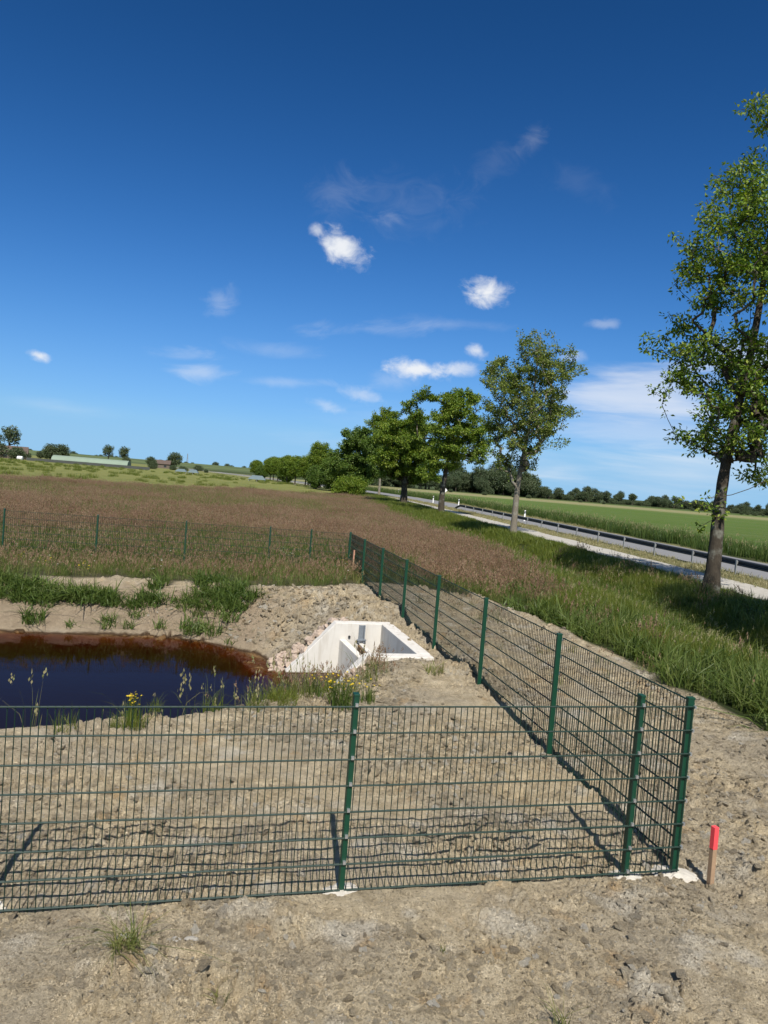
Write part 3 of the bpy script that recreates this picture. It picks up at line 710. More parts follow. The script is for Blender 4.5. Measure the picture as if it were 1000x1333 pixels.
# soil clods
clods = [rock_mesh('soil_clod', 50 + k, M['clod'], 2, .55, 2.2) for k in range(8)]
def clod_field(name, x0, x1, y0, y1, dens, seed, lo, hi, thr):
    x, y, g = sample(x0, x1, y0, y1, dens, seed)
    sd = sdpoly(POND, x, y); _, _, cut = coarse(x, y)
    s = (x - CA[0]) * CU[0] + (y - CA[1]) * CU[1]; n = (x - CA[0]) * CV[0] + (y - CA[1]) * CV[1]
    wall = (s > -.35) & (s < 2.1) & (n > -.3) & (n < CW + .3)
    sandy = (sd < 1.9) & (y > 13.5) & (x < -2.6) & (g.uniform(size=len(x)) < .35)
    k = (soilmask(x, y) > .5) & (sd > .15) & ~wall & ~sandy & vis(x, y, 1) & (g.uniform(size=len(x)) < sst(thr - .18, thr + .12, fbm(x * .9, y * .9, 19, 4)))
    x, y = x[k], y[k]; n = len(x); sz = lo + (hi - lo) * g.uniform(size=n) ** 3.2
    z = height(x, y) + sz * .05
    print(name, n)
    gn_scatter(name, clods, np.stack([x, y, z], -1), np.stack([g.normal(0, .5, n), g.normal(0, .5, n), g.uniform(0, 6.28, n)], -1), sz, g.integers(0, 8, n))
clod_field('soil_crumbs', -4.5, 5.2, 3.6, 7.6, 2600, 21, .003, .011, .45)
clod_field('soil_crumbs', -6, 6.2, 7.6, 13, 800, 25, .005, .016, .45)
clod_field('soil_clods', -7, 6.2, 3, 11, 260, 22, .009, .046, .56)
clod_field('soil_clods', -7, 5.5, 8, 21, 150, 23, .010, .045, .52)
x, y, g = sample(-3.6, -.6, 15.2, 18.6, 150, 24); s = (x - CA[0]) * CU[0] + (y - CA[1]) * CU[1]; n = (x - CA[0]) * CV[0] + (y - CA[1]) * CV[1]
k = (sdpoly(POND, x, y) > .2) & ((n < -.3) | (s > 2.1)); x, y = x[k], y[k]; sz = .015 + .06 * g.uniform(size=len(x)) ** 3
gn_scatter('bank_clods', clods, np.stack([x, y, height(x, y) + sz * .15], -1), np.stack([g.normal(0, .5, len(x)), g.normal(0, .5, len(x)), g.uniform(0, 6, len(x))], -1), sz, g.integers(0, 8, len(x)))

# ------------------------------------------------------------------ single plants one can count
def plant(name, label, cat, x, y, group=None, z=None, **k):
    V, Q, T, mi = blades(**k)
    me = mesh_np(name, V, [Q, T], k.get('mats_', None) or [M['weed'], M['straw']], mi)
    o = link(name, me, None, (x, y, (hz(x, y) if z is None else z) - .015)); return tag(o, label, cat, group)
def plant_(name, mats, label, cat, x, y, group=None, seed=1, **k):
    V, Q, T, mi = blades(rnd=random.Random(seed), **k); me = mesh_np(name, V, [Q, T], mats, mi)
    return tag(link(name, me, None, (x, y, hz(x, y) - .015)), label, cat, group)
W = [M['weed'], M['straw']]; GB = [M['blade'], M['straw']]; GM = [M['mead'], M['seed']]
grp = 'weed clumps on the sandy far bank'
for i, (x, y, h, rad, n, lab) in enumerate([
    (-7.75, 16.75, .30, .26, 90, 'round bushy weed clump on the sandy bank near the left edge of the photo'),
    (-6.15, 17.0, .20, .16, 50, 'spiky bright green weed clump at the waterline, left one of a close pair'),
    (-5.75, 17.15, .24, .15, 46, 'spiky bright green weed clump at the waterline, right one of a close pair'),
    (-6.95, 16.85, .16, .13, 34, 'small weed clump at the waterline on the left part of the bank'),
    (-5.0, 17.2, .22, .12, 40, 'single pointed weed clump at the waterline midway along the bank'),
    (-4.25, 17.2, .32, .22, 80, 'large bright weed clump overhanging the water, left one of two touching'),
    (-3.75, 17.1, .32, .20, 70, 'large bright weed clump overhanging the water, right one of two touching'),
    (-3.0, 18.1, .34, .24, 90, 'leafy green weed clump high on the bank where soil turns rocky'),
    (-3.25, 16.75, .14, .15, 34, 'low dull green weed clump at the waterline beside the rocky soil')]):
    plant_('weed_clump', W, lab, 'weed', x, y, grp, seed=300 + i, n=n, Rad=rad, h=h, hv=h * .3, w=.020, lean=1.15)
plant_('grass_tuft', [M['mead'], M['straw']], 'flat spreading tuft of grass on the bare soil in front of the fence', 'grass tuft', -1.40, 4.52, 'grass tufts on bare soil', 401, n=150, Rad=.09, h=.12, hv=.04, w=.006, lean=1.9)
plant_('grass_tuft', [M['mead'], M['straw']], 'sparse reddish green tuft of grass at the bottom edge left of centre', 'grass tuft', -.72, 4.2, 'grass tufts on bare soil', 402, n=26, Rad=.05, h=.11, hv=.04, w=.005, lean=1.0)
plant_('grass_tuft', [M['mead'], M['straw']], 'thin upright grass sprout at the bottom edge right of centre', 'grass tuft', 1.28, 4.22, 'grass tufts on bare soil', 403, n=20, Rad=.05, h=.2, hv=.06, w=.006, lean=.6)
plant_('grass_tuft', [M['mead'], M['straw']], 'tiny green sprout on open soil below the fence corner panel', 'grass tuft', .62, 4.78, 'grass tufts on bare soil', 404, n=16, Rad=.03, h=.06, hv=.02, w=.006, lean=.8)
plant_('grass_tuft', [M['mead'], M['straw']], 'low green tuft on the soil heap right of the culvert', 'grass tuft', .97, 11.3, 'grass tufts on bare soil', 405, n=60, Rad=.14, h=.14, hv=.05, w=.012, lean=.9)
def flower(x, y, h, n, spread, label, seed, heads):
    rd = random.Random(seed); e = empty('yellow_flower_plant', (x, y, hz(x, y) - .02)); tag(e, label, 'wildflower', 'yellow wildflowers on the near bank')
    V, Q, T, mi = blades(rnd=rd, n=n, Rad=spread * .7, h=h * .7, hv=h * .15, w=.012, lean=.35); link('leaves', mesh_np('leaves', V, [Q, T], W, mi), e)
    b = MB(); f = MB(); R0 = .011
    for q in range(5):
        c = 2 * math.pi * q / 5
        f.add([(0, 0, 0), (R0 * math.cos(c - .5), R0 * math.sin(c - .5), .006), (R0 * 1.5 * math.cos(c), R0 * 1.5 * math.sin(c), .002), (R0 * math.cos(c + .5), R0 * math.sin(c + .5), .006)], [(0, 1, 2, 3)])
    fm = None
    for i in range(heads):
        a = rd.uniform(0, 6.28); r = spread * math.sqrt(rd.random()); hx, hy = r * math.cos(a), r * math.sin(a); hh = h * rd.uniform(.72, 1.08)
        b.tube([(hx * .4, hy * .4, 0), (hx * .6, hy * .6, hh * .6), (hx, hy, hh)], .0025, 3, cap=False)
        if fm is None: o = f.build('flower', M['yellow'], e); fm = o.data
        else: o = link('flower', fm, e)
        o.location = (hx, hy, hh); o.rotation_euler = (rd.gauss(0, .4), rd.gauss(0, .4), a); o.scale = (1, 1, 1) if rd.random() < .5 else (.8, .8, .8)
    b.build('stems', M['weed'], e)
flower(-2.80, 8.62, .34, 26, .13, 'yellow flowering plant alone on the near bank with dark water behind', 1, 26)
flower(-.36, 9.75, .44, 90, .24, 'large yellow flowering plant behind the middle fence post', 2, 48)
flower(-.78, 10.2, .30, 40, .18, 'yellow flowering plant low in the grass left of the middle fence post', 3, 10)
flower(-.02, 9.95, .28, 40, .16, 'yellow flowering plant low in the grass right of the middle fence post', 4, 9)

# ------------------------------------------------------------------ trees
def n3(P, s, seed):
    return (vnoise(P[:, 0] * s, P[:, 2] * s, seed) + vnoise(P[:, 1] * s + 7, P[:, 2] * s + 3, seed + 1) + vnoise(P[:, 0] * s + 5, P[:, 1] * s, seed + 2)) / 3
def crown_targets(ells, n, seed, gap=.42, gs=.55, mind=.5, sub=0, sp=.6):
    if sub:      # boughs first, then a flattened spray of twigs round each
        B = crown_targets(ells, n, seed, gap, gs, mind); g = np.random.default_rng(seed + 1); k = np.repeat(np.arange(len(B)), g.integers(int(sub * .5), int(sub * 1.5) + 1, len(B)))
        sz = g.uniform(.6, 1.25, len(B))[k][:, None]; O = g.normal(size=(len(k), 3)) * np.array([1, 1, .48]) * sp * sz
        return B[k] + O
    g = np.random.default_rng(seed); vol = np.array([e[3] * e[4] * e[5] for e in ells]); vol = vol ** .75; vol = vol / vol.sum(); out = []
    pick = g.choice(len(ells), n * 8, p=vol)
    d = g.normal(size=(n * 8, 3)); d /= np.linalg.norm(d, axis=1)[:, None]; r = g.uniform(size=n * 8) ** .42
    E = np.array(ells)[pick]; P = E[:, :3] + d * r[:, None] * E[:, 3:6]
    P = P[n3(P, gs, seed) > gap]
    keep = np.empty((0, 3))
    for q in P:
        if len(keep) == 0 or np.min(np.sum((keep - q) ** 2, 1)) > mind * mind:
            keep = np.vstack([keep, q])
            if len(keep) >= n: break
    return keep
def tree_meshes(trunk, r0, targets, leaves_per, leaf, spread, barkm, leafm, seed, fork=2, up=.5, rmin=.012, twig_leaves=True, droop=0., rtop=.25):
    """trunk: list of points from base to top of leader; branches run from it to every target"""
    g = np.random.default_rng(seed); pos = [np.array(p, float) for p in trunk]; par = [-1] + list(range(len(trunk) - 1))
    isT = len(trunk)
    base = pos[min(fork, len(pos) - 1)]
    order = np.argsort(np.linalg.norm(targets - base, axis=1))
    tips = []
    for ti in order:
        q = targets[ti]; A = np.array(pos)
        dd = np.linalg.norm(A - q, axis=1) + 1.3 * np.maximum(0, A[:, 2] - q[2] + .25 * np.hypot(A[:, 0] - q[0], A[:, 1] - q[1]))
        dd[:fork] += 50
        j = int(np.argmin(dd)); a = pos[j]; L = np.linalg.norm(q - a); n = max(2, min(7, int(L / .55)))
        mid = (a + q) / 2 + np.array([0, 0, -up * .18 * L]) + g.normal(0, .05 * L, 3)
        last = j
        for i in range(1, n + 1):
            f = i / n; p = (1 - f) ** 2 * a + 2 * f * (1 - f) * mid + f * f * q
            if i < n: p = p + g.normal(0, .02 * L, 3)
            pos.append(p); par.append(last); last = len(pos) - 1
        tips.append(last)
    N = len(pos); cnt = np.zeros(N)
    for t_ in tips: cnt[t_] += 1
    for i in range(N - 1, 0, -1):
        if i >= isT: cnt[par[i]] += cnt[i]
    for i in range(isT - 1, 0, -1): cnt[par[i]] += cnt[i]
    tot = max(1, cnt[0]); rad = np.maximum(rmin, r0 * (cnt / tot) ** .55)
    for i in range(isT):
        f = i / (isT - 1); rad[i] = r0 * (1 - f) ** .8 * .9 + r0 * .06 if i else r0
        rad[i] = max(rad[i], r0 * rtop * (1 - f) + rmin)
    # trunk: swept tube with flare and bulges
    b = MB()
    tp = [Vector(p) for p in trunk]; fine = []; fr = []
    for i in range(len(tp) - 1):
        st = 5
        for k in range(st):
            f = k / st; p0 = tp[max(i - 1, 0)]; p1 = tp[i]; p2 = tp[i + 1]; p3 = tp[min(i + 2, len(tp) - 1)]
            c = .5 * ((2 * p1) + (p2 - p0) * f + (2 * p0 - 5 * p1 + 4 * p2 - p3) * f * f + (3 * p1 - p0 - 3 * p2 + p3) * f ** 3)
            fine.append(c); fr.append(rad[i] * (1 - f) + rad[i + 1] * f)
    fine.append(tp[-1]); fr.append(rad[isT - 1])
    z0 = tp[0].z
    fr = [r * (1 + .55 * math.exp(-max(0, (p.z - z0)) / (r0 * 1.6)) + .05 * math.sin(p.z * 7 + seed)) for r, p in zip(fr, fine)]
    b.tube(fine, fr, 12)
    nv = len(b.v)
    for i in range(isT, N):
        j = par[i]; ra = min(rad[j], rad[i] * 1.35) if j >= isT else rad[i] * 1.25
        b.tube([pos[j], pos[i]], [ra, rad[i]], 7 if rad[i] > .06 else 5 if rad[i] > .025 else 3, cap=False)
    bark = b
    # leaves: clusters round tips and along the last twigs
    C = []
    for t_ in tips:
        C.append(pos[t_])
        j = par[t_]
        if twig_leaves and j >= isT: C.append((pos[j] * .6 + pos[t_] * .4))
    C = np.array(C); cs = g.uniform(.55, 1.25, len(C))
    k = np.repeat(np.arange(len(C)), np.maximum(4, (leaves_per * cs).astype(int)))
    off = g.normal(size=(len(k), 3)); off /= np.linalg.norm(off, axis=1)[:, None]; off *= (g.uniform(size=len(k)) ** .6)[:, None] * spread * cs[k][:, None]; off[:, 2] = off[:, 2] * .75 - droop * spread * g.uniform(size=len(k))
    P = C[k] + off; n = len(P)
    ax = off / (np.linalg.norm(off, axis=1)[:, None] + 1e-6) + g.normal(0, .6, (n, 3)) + np.array([0, 0, -.25]); ax /= np.linalg.norm(ax, axis=1)[:, None]
    nn = g.normal(0, .65, (n, 3)) + np.array([0, 0, .9]); sdv = np.cross(nn, ax); sdv /= np.linalg.norm(sdv, axis=1)[:, None] + 1e-9
    nr = np.cross(ax, sdv)
    Ls = leaf * g.uniform(.65, 1.25, n)[:, None]
    V = np.stack([P, P + ax * Ls * .45 + sdv * Ls * .27 + nr * Ls * .08, P + ax * Ls, P + ax * Ls * .45 - sdv * Ls * .27 + nr * Ls * .08], 1).reshape(-1, 3)
    F = np.arange(n * 4).reshape(-1, 4)
    return bark, (V, F)
def tree(label, x, y, z, cache, group, name='roadside_tree', cat='tree', rz=0., sc=1.):
    e = empty(name, (x, y, z), rz); e.scale = (sc, sc, sc); tag(e, label, cat, group)
    link('trunk', cache[0], e); link('crown', cache[1], e); return e
def make(trunk, r0, ells, n, lp, leaf, spread, bark, leafm, seed, **k):
    ck = {q: k.pop(q) for q in ('gap', 'gs', 'mind', 'sub', 'sp') if q in k}
    T = crown_targets(ells, n, seed, **ck)
    b, (V, F) = tree_meshes(trunk, r0, T, lp, leaf, spread, bark, leafm, seed, **k)
    me = bpy.data.meshes.new('trunk'); me.from_pydata(b.v, [], b.f); me.materials.append(bark); me.polygons.foreach_set('use_smooth', [True] * len(b.f)); me.update()
    print('tree', seed, len(T), 'targets', len(F), 'leaves')
    return me, mesh_np('crown', V, F, leafm)
grpT = 'trees in the row along the path'
# 1: tall tree at the right edge, leaning slightly, light open crown
T1 = make([(0, 0, -.2), (.02, 0, 1.6), (.02, 0, 3.3), (.1, 0, 4.8), (.3, 0, 6.6), (.65, .1, 9), (.85, .1, 12), (.8, 0, 15), (.6, 0, 17.2)], .27,
          [(.8, 0, 8.7, 3.3, 3.3, 2.8), (.8, 0, 12, 2.7, 2.7, 3.4), (.6, 0, 15.6, 1.8, 1.8, 2.6), (.6, 0, 16.9, .9, .9, .9), (.2, 0, 5.9, 1.8, 1.8, 1.2), (1.8, 0, 4.8, .9, .9, .8), (-.3, -.3, 3.0, .4, .4, .6)],
          165, 13, .165, .30, M['barkA'], M['leafA'], 11, fork=3, gap=.33, gs=.5, mind=.80, sub=9, sp=.46, up=.8)
tree('tall slender tree with an open crown rising out of frame at the right edge', 12.1, 26.9, 0, T1, grpT)
# off to the right, shades the verge
tree('roadside tree just outside the right edge of the photo', 13.1, 12.8, 0, T1, grpT, rz=2.1, sc=.95)
# 2: vase-shaped, sparse grey-green, visible limbs
T2 = make([(0, 0, -.2), (.0, 0, 2.0), (.03, 0, 3.3), (.12, 0, 4.6), (.3, 0, 6.2), (.5, 0, 8.6), (.6, 0, 11), (.7, 0, 14.2)], .24,
          [(.1, 0, 9.0, 3.2, 3.0, 3.4), (.6, 0, 12.4, 1.9, 1.9, 2.0), (2.0, 0, 11.6, 1.6, 1.5, 2.0), (-1.5, 0, 11.2, 1.5, 1.6, 1.6), (-.2, 0, 5.6, 1.4, 1.4, 1.4)],
          130, 18, .17, .27, M['barkB'], M['leafB'], 22, fork=2, gap=.34, gs=.5, mind=.80, sub=9, sp=.44, up=.9)
tree('slim pale-trunked tree with a sparse vase-shaped grey green crown', 9.24, 52.4, 0, T2, grpT)
# 3: broad crown with a bare forked limb
T3 = make([(0, 0, -.2), (-.05, 0, 2), (.1, 0, 4.2), (.25, 0, 5.8), (.1, 0, 8), (-.2, 0, 10.5), (-.3, 0, 12.8)], .34,
          [(-.7, 0, 8.8, 3.5, 3.3, 4.2), (-2.3, 0, 10.4, 2.1, 2.2, 2.8), (2.2, 0, 7.8, 2.6, 2.6, 2.6), (1.0, 0, 11.0, 2.2, 2.2, 2.4), (-1.6, 0, 5.6, 1.5, 1.5, 1.8), (3.6, 0, 6.0, 1.4, 1.3, 1.1), (3.4, 0, 8.2, 1.6, 1.6, 1.6)],
          85, 30, .24, .36, M['barkA'], M['leafC'], 33, fork=3, gap=.36, gs=.5, mind=1.05, sub=10, sp=.55)
tree('broad tree with a bare pale fork in its trunk and hanging right-hand boughs', 6.0, 78, 0, T3, grpT)
# 4: dense round-crowned
T4 = make([(0, 0, -.2), (0, 0, 1.6), (-.05, 0, 3), (.1, 0, 5), (.2, 0, 8), (.2, 0, 11)], .48,
          [(.3, 0, 7.4, 4.0, 3.8, 4.1), (-1.6, 0, 6.0, 2.6, 2.6, 2.6), (1.8, 0, 5.2, 2.6, 2.6, 2.2)],
          100, 44, .25, .45, M['barkA'], M['leafC'], 44, fork=1, gap=.32, gs=.5, mind=1.0, sub=9, sp=.55)
tree('dense round-crowned tree with a thick dark trunk, low over the verge', 2.3, 92, 0, T4, grpT)
# 5: taller one behind with airy top
T5 = make([(0, 0, -.2), (0, 0, 3), (-.2, 0, 6), (-.3, 0, 10), (-.6, 0, 14), (-.6, 0, 16.6)], .24,
          [(-.3, 0, 12.2, 2.4, 2.4, 3.6), (.8, 0, 14.4, 1.9, 1.9, 1.6), (-.5, 0, 9.0, 2.2, 2.2, 2.2)],
          70, 40, .28, .48, M['barkB'], M['leafC'], 55, fork=2, gap=.38, gs=.5, mind=1.2, sub=9, sp=.65)
tree('thin-trunked taller tree standing behind the dense round-crowned one', -1.2, 135, 0, T5, grpT)
# 6: the big bushy one reaching the ground
T6 = make([(0, 0, -.2), (0, 0, 2), (0, 0, 4.5), (.1, 0, 7), (.1, 0, 10)], .3,
          [(.3, 0, 7.0, 4.2, 4.0, 4.2), (-1.5, 0, 5.4, 3.0, 3.0, 3.4), (1.3, 0, 4.4, 2.8, 2.8, 3.0)],
          90, 56, .28, .55, M['barkA'], M['leafG'], 66, fork=1, gap=.30, gs=.5, mind=1.1, sub=8, sp=.65)
tree('bushy dark tree whose crown nearly reaches the ground at the meadow edge', -5.0, 122, 0, T6, grpT)
B1 = make([(0, 0, -.1), (0, 0, .8), (.1, 0, 1.8)], .08, [(0, 0, 1.5, 2.6, 2.0, 1.8), (-1.3, 0, 1.2, 1.6, 1.4, 1.4)], 140, 70, .24, .5, M['barkA'], M['leafC'], 67, fork=0, gap=.3, mind=.42)
tree('low rounded bush at the foot of the bushy dark tree', -5.6, 116.5, 0, B1, None, 'bush', 'bush')
# the rest of the row as the road bends left: a few shapes reused
far_sh = [make([(0, 0, -.2), (0, 0, 2.4), (.1, 0, 4.6), (.2, 0, 7), (.1, 0, 9.6)], .28, [(0, 0, 6.9, 3.7, 3.5, 3.6), (-1.4, 0, 5.6, 2.4, 2.4, 2.3), (1.5, 0, 8.0, 2.2, 2.2, 2.2)], 230, 64, .34, .8, M['barkA'], M['leafC'], 70, fork=1, gap=.36, mind=.75),
          make([(0, 0, -.2), (0, 0, 3), (-.1, 0, 5.6), (.1, 0, 9), (.1, 0, 13.2)], .28, [(0, 0, 8.6, 3.6, 3.4, 4.2), (.9, 0, 11.4, 2.5, 2.4, 2.4), (-1.2, 0, 6.6, 2.4, 2.4, 2.0)], 230, 64, .36, .85, M['barkB'], M['leafC'], 71, fork=1, gap=.40, mind=.8),
          make([(0, 0, -.2), (0, 0, 1.2), (.1, 0, 3), (.1, 0, 6.2)], .3, [(0, 0, 4.2, 3.6, 3.4, 3.6), (1.6, 0, 3.4, 2.4, 2.2, 2.6)], 210, 70, .34, .8, M['barkA'], M['leafG'], 72, fork=0, gap=.32, mind=.7)]
row = [(-10.5, 145, 2, .85, 'dark round tree first left of the bushy one where the path bends away'),
       (-14.5, 160, 1, .74, 'loose tall tree standing out highest in the distant part of the row'),
       (-18.5, 170, 0, .66, 'rounded tree below and left of the tallest distant tree in the row'),
       (-14.3, 152, 2, .62, 'low bushy tree at the near edge of the distant row above the path')]
for x, y, k, s_, lab in row: tree(lab, x, y, 0, far_sh[k], grpT, rz=x, sc=s_)
g = random.Random(5)
for i, (x, y) in enumerate([(-22.5, 183), (-26.5, 196), (-30.5, 208), (-34.5, 220), (-39, 232), (-43.5, 246), (-20, 190), (-29, 214), (-36, 236), (-25, 186)]):
    tree('small rounded tree among the far end of the row where the crowns merge', x, y, 0, far_sh[[0, 2, 0][i % 3]], 'far end of the tree row', rz=i * 1.3, sc=(.60 - .025 * i * (i < 6)) + .10 * g.random())

# ------------------------------------------------------------------ guardrail, delineators, road sign
gr = empty('guardrail', (13.5, 46, 0)); tag(gr, 'long low steel guardrail between the mown strip and the grey road', 'guardrail')
gy = np.arange(8, 96.1, 1.0)
def gpt(y, d=4.2):
    x = xp(y); dx = (xp(y + .5) - xp(y - .5)); l = math.hypot(1, dx); return np.array([x + d / l, y - d * dx / l])
prof = [(-.0, .44), (-.035, .47), (-.035, .52), (.03, .56), (.03, .60), (-.035, .64), (-.035, .70), (0, .73), (.012, .73), (-.02, .70), (-.02, .64), (.042, .60), (.042, .56), (-.02, .52), (-.02, .47), (.012, .44)]
V = []; F = []; k = len(prof)
for i, y in enumerate(gy):
    c = gpt(y); c2 = gpt(y + .3); d = (c2 - c) / np.linalg.norm(c2 - c); nn = np.array([d[1], -d[0]])
    dz = -.5 if i == len(gy) - 1 else -.3 if i == len(gy) - 2 else -.12 if i == len(gy) - 3 else 0
    for (o_, z) in prof: V.append((c[0] + nn[0] * o_ * 1.6 - 13.5, c[1] + nn[1] * o_ * 1.6 - 46, z + dz))
for i in range(len(gy) - 1):
    for j in range(k): F.append((i * k + j, i * k + (j + 1) % k, (i + 1) * k + (j + 1) % k, (i + 1) * k + j))
link('rail', mesh_np('rail', np.array(V), np.array(F), M['rail']), gr)
for y in np.arange(10, 94, 4.0):
    c = gpt(y, 4.1); b = MB(); b.box((c[0] - 13.5 - .02, c[1] - 46, .28), (.05, .11, .86), 0, .1); b.box((c[0] - 13.5 + .03, c[1] - 46, .6), (.06, .09, .14), 0, .1)
    b.build('post', M['railpost'], gr, bevel=.005)
pr0 = None
dl = [(14.35, 75.6, 'white delineator post with dark band nearest along the far road edge'), (10.65, 107, 'white delineator post between the broad tree and the pale slim tree'),
      (7.6, 117, 'white delineator post on the far road edge just left of the broad tree'), (2.9, 165, 'tiny distant white delineator post where the road bends away')]
for i, (x, y, lab) in enumerate(dl):
    e = empty('delineator_post', (x, y, 0)); tag(e, lab, 'delineator post', 'white delineator posts along the road')
    if pr0 is None:
        b = MB(); b.hexa([(-.06, -.05, -.1), (.06, -.05, -.1), (.0, .06, -.1), (-.0, .06, -.1), (-.06, -.05, .98), (.06, -.05, 1.06), (.0, .06, 1.02), (-.0, .06, 1.02)]); o1 = b.build('body', M['white'], e)
        c = MB(); c.hexa([(-.065, -.055, .70), (.065, -.055, .76), (.0, .066, .73), (-.0, .066, .73), (-.065, -.055, .92), (.065, -.055, .98), (.0, .066, .95), (-.0, .066, .95)]); o2 = c.build('band', M['black'], e)
        q = MB(); q.box((0, -.058, .84), (.045, .01, .16)); o3 = q.build('reflector', M['clip'], e); pr0 = (o1, o2, o3)
    else:
        for o in pr0:
            c = o.copy(); COL.objects.link(c); c.parent = e
    e.scale = (1.25, 1.25, 1.1)
e = empty('road_sign', (9.1, 115, 0)); tag(e, 'small pale diamond-shaped road sign on a thin pole left of the broad tree trunk', 'road sign')
b = MB(); b.tube([(0, 0, -.2), (0, 0, 2.5)], .035, 8); b.build('pole', M['railpost'], e)
b = MB(); b.add([(0, -.05, 1.75), (.45, -.05, 2.2), (0, -.05, 2.65), (-.45, -.05, 2.2), (0, -.03, 1.75), (.45, -.03, 2.2), (0, -.03, 2.65), (-.45, -.03, 2.2)], [(0, 1, 2, 3), (7, 6, 5, 4), (0, 4, 5, 1), (1, 5, 6, 2), (2, 6, 7, 3), (3, 7, 4, 0)]); b.build('plate', M['white'], e)

# ------------------------------------------------------------------ far things on the left
def barn(name, label, cat, x, y, w, d, h, roofh, wallm, roofm, rz=0., gable=None):
    e = empty(name, (x, y, 0), rz); tag(e, label, cat)
    b = MB(); b.box((0, 0, h / 2 - .1), (w, d, h + .2)); b.build('wall', wallm, e)
    b = MB(); o = .35
    for sg in (-1, 1):
        b.hexa([(-w / 2 - o, sg * (d / 2 + o), h - .15), (w / 2 + o, sg * (d / 2 + o), h - .15), (w / 2 + o, 0, h + roofh), (-w / 2 - o, 0, h + roofh),
                (-w / 2 - o, sg * (d / 2 + o), h + .05), (w / 2 + o, sg * (d / 2 + o), h + .05), (w / 2 + o, 0, h + roofh + .2), (-w / 2 - o, 0, h + roofh + .2)])
    b.build('roof', roofm, e)
    for sx in (-1, 1):
        b = MB(); b.add([(sx * w / 2, -d / 2, h), (sx * w / 2, d / 2, h), (sx * w / 2, 0, h + roofh), (sx * (w / 2 - .1), -d / 2, h), (sx * (w / 2 - .1), d / 2, h), (sx * (w / 2 - .1), 0, h + roofh)],
                        [(0, 1, 2), (5, 4, 3), (0, 3, 4, 1), (1, 4, 5, 2), (2, 5, 3, 0)]); b.build('gable', gable or wallm, e)
    for k in (-.3, .25):
        b = MB(); b.box((k * w, -d / 2 - .02, h * .5), (w * .14, .08, h * .4)); b.build('window', M['glassdark'], e)
    return e
barn('farmhouse', 'low farmhouse with a red-brown roof half hidden by trees at the far left', 'farmhouse', -124, 246, 8, 5.5, 1.9, 2.1, M['brick'], M['roofred'], R(24), M['plaster'])
barn('cottage', 'small brown cottage in front of two round trees on the far left skyline', 'cottage', -101, 332, 7.5, 5, 2.0, 1.5, M['brick'], M['roofred'], R(10))
e = empty('polytunnel', (-94, 236, 0), R(8)); tag(e, 'long low pale green polytunnel on the far left beyond the meadow', 'polytunnel')
n = 12; V = []; F = []; Lh = 11.5
for i, x in enumerate(np.linspace(-Lh, Lh, 14)):
    for j in range(n + 1):
        a = math.pi * j / n; V.append((x, -3.2 * math.cos(a), 2.4 * math.sin(a) ** .8 - .02))
for i in range(13):
    for j in range(n): a = i * (n + 1) + j; F.append((a, a + 1, a + n + 2, a + n + 1))
link('cover', mesh_np('cover', np.array(V), np.array(F), M['film'], smooth=True), e)
b = MB()
for x in (-Lh, Lh):
    b.add([(x, 0, 0)] + [(x, -3.2 * math.cos(math.pi * j / n), 2.4 * math.sin(math.pi * j / n) ** .8) for j in range(n + 1)], [(0, j + 1, j + 2) for j in range(n)])
b.build('end_wall', M['film'], e)
b = MB(); b.box((0, -3.6, .45), (2 * Lh + 14, .15, .9)); b.build('side_skirt', M['darkwall'], e)
def hut(x, y, w, d, h, label):
    e = empty('sheet_metal_shelter', (x, y, 0), R(6)); tag(e, label, 'shelter', 'grey shelters in the far pasture')
    b = MB(); i = w * .22
    b.hexa([(-w / 2, -d / 2, .5), (w / 2, -d / 2, .5), (w / 2, d / 2, .5), (-w / 2, d / 2, .5), (-w / 2 + i, -d * .12, h), (w / 2 - i, -d * .12, h), (w / 2 - i, d * .12, h), (-w / 2 + i, d * .12, h)]); b.build('roof', M['huts'], e)
    for sx in (-1, 0, 1):
        for sy in (-1, 1):
            b = MB(); b.box((sx * w * .44, sy * d * .42, .25), (.1, .1, .6)); b.build('leg', M['railpost'], e)
hut(-32.4, 186, 4.4, 3, 1.5, 'grey blue low shelter beside the far end of the tree row')
hut(-61.5, 222, 3.4, 3, 1.3, 'grey blue low shelter in the far pasture, left of a close pair')
hut(-57.6, 221, 3.0, 3, 1.4, 'grey blue low shelter in the far pasture, right of a close pair')
e = empty('wrapped_bale', (-111, 224, .6)); tag(e, 'small white wrapped bale lying in front of the farmhouse trees', 'bale')
b = MB(); b.tube([(-.75, 0, 0), (-.68, 0, 0), (.68, 0, 0), (.75, 0, 0)], [.5, .62, .62, .5], 18); b.build('wrapping', M['wrap'], e, smooth=True)
e = empty('radio_mast', (-162, 600, 0)); tag(e, 'thin lattice mast on the skyline above the green dyke', 'mast')
b = MB()
for a in range(3): b.tube([(1.1 * math.cos(a * 2.09), 1.1 * math.sin(a * 2.09), 0), (.15 * math.cos(a * 2.09), .15 * math.sin(a * 2.09), 11)], .12, 5)
for z in range(0, 10, 2):
    for a in range(3):
        r0_ = 1.1 - .95 * z / 11; r1_ = 1.1 - .95 * (z + 2) / 11; b.tube([(r0_ * math.cos(a * 2.09), r0_ * math.sin(a * 2.09), z), (r1_ * math.cos(a * 2.09 + 2.09), r1_ * math.sin(a * 2.09 + 2.09), z + 2)], .06, 4)
b.build('lattice', M['railpost'], e)
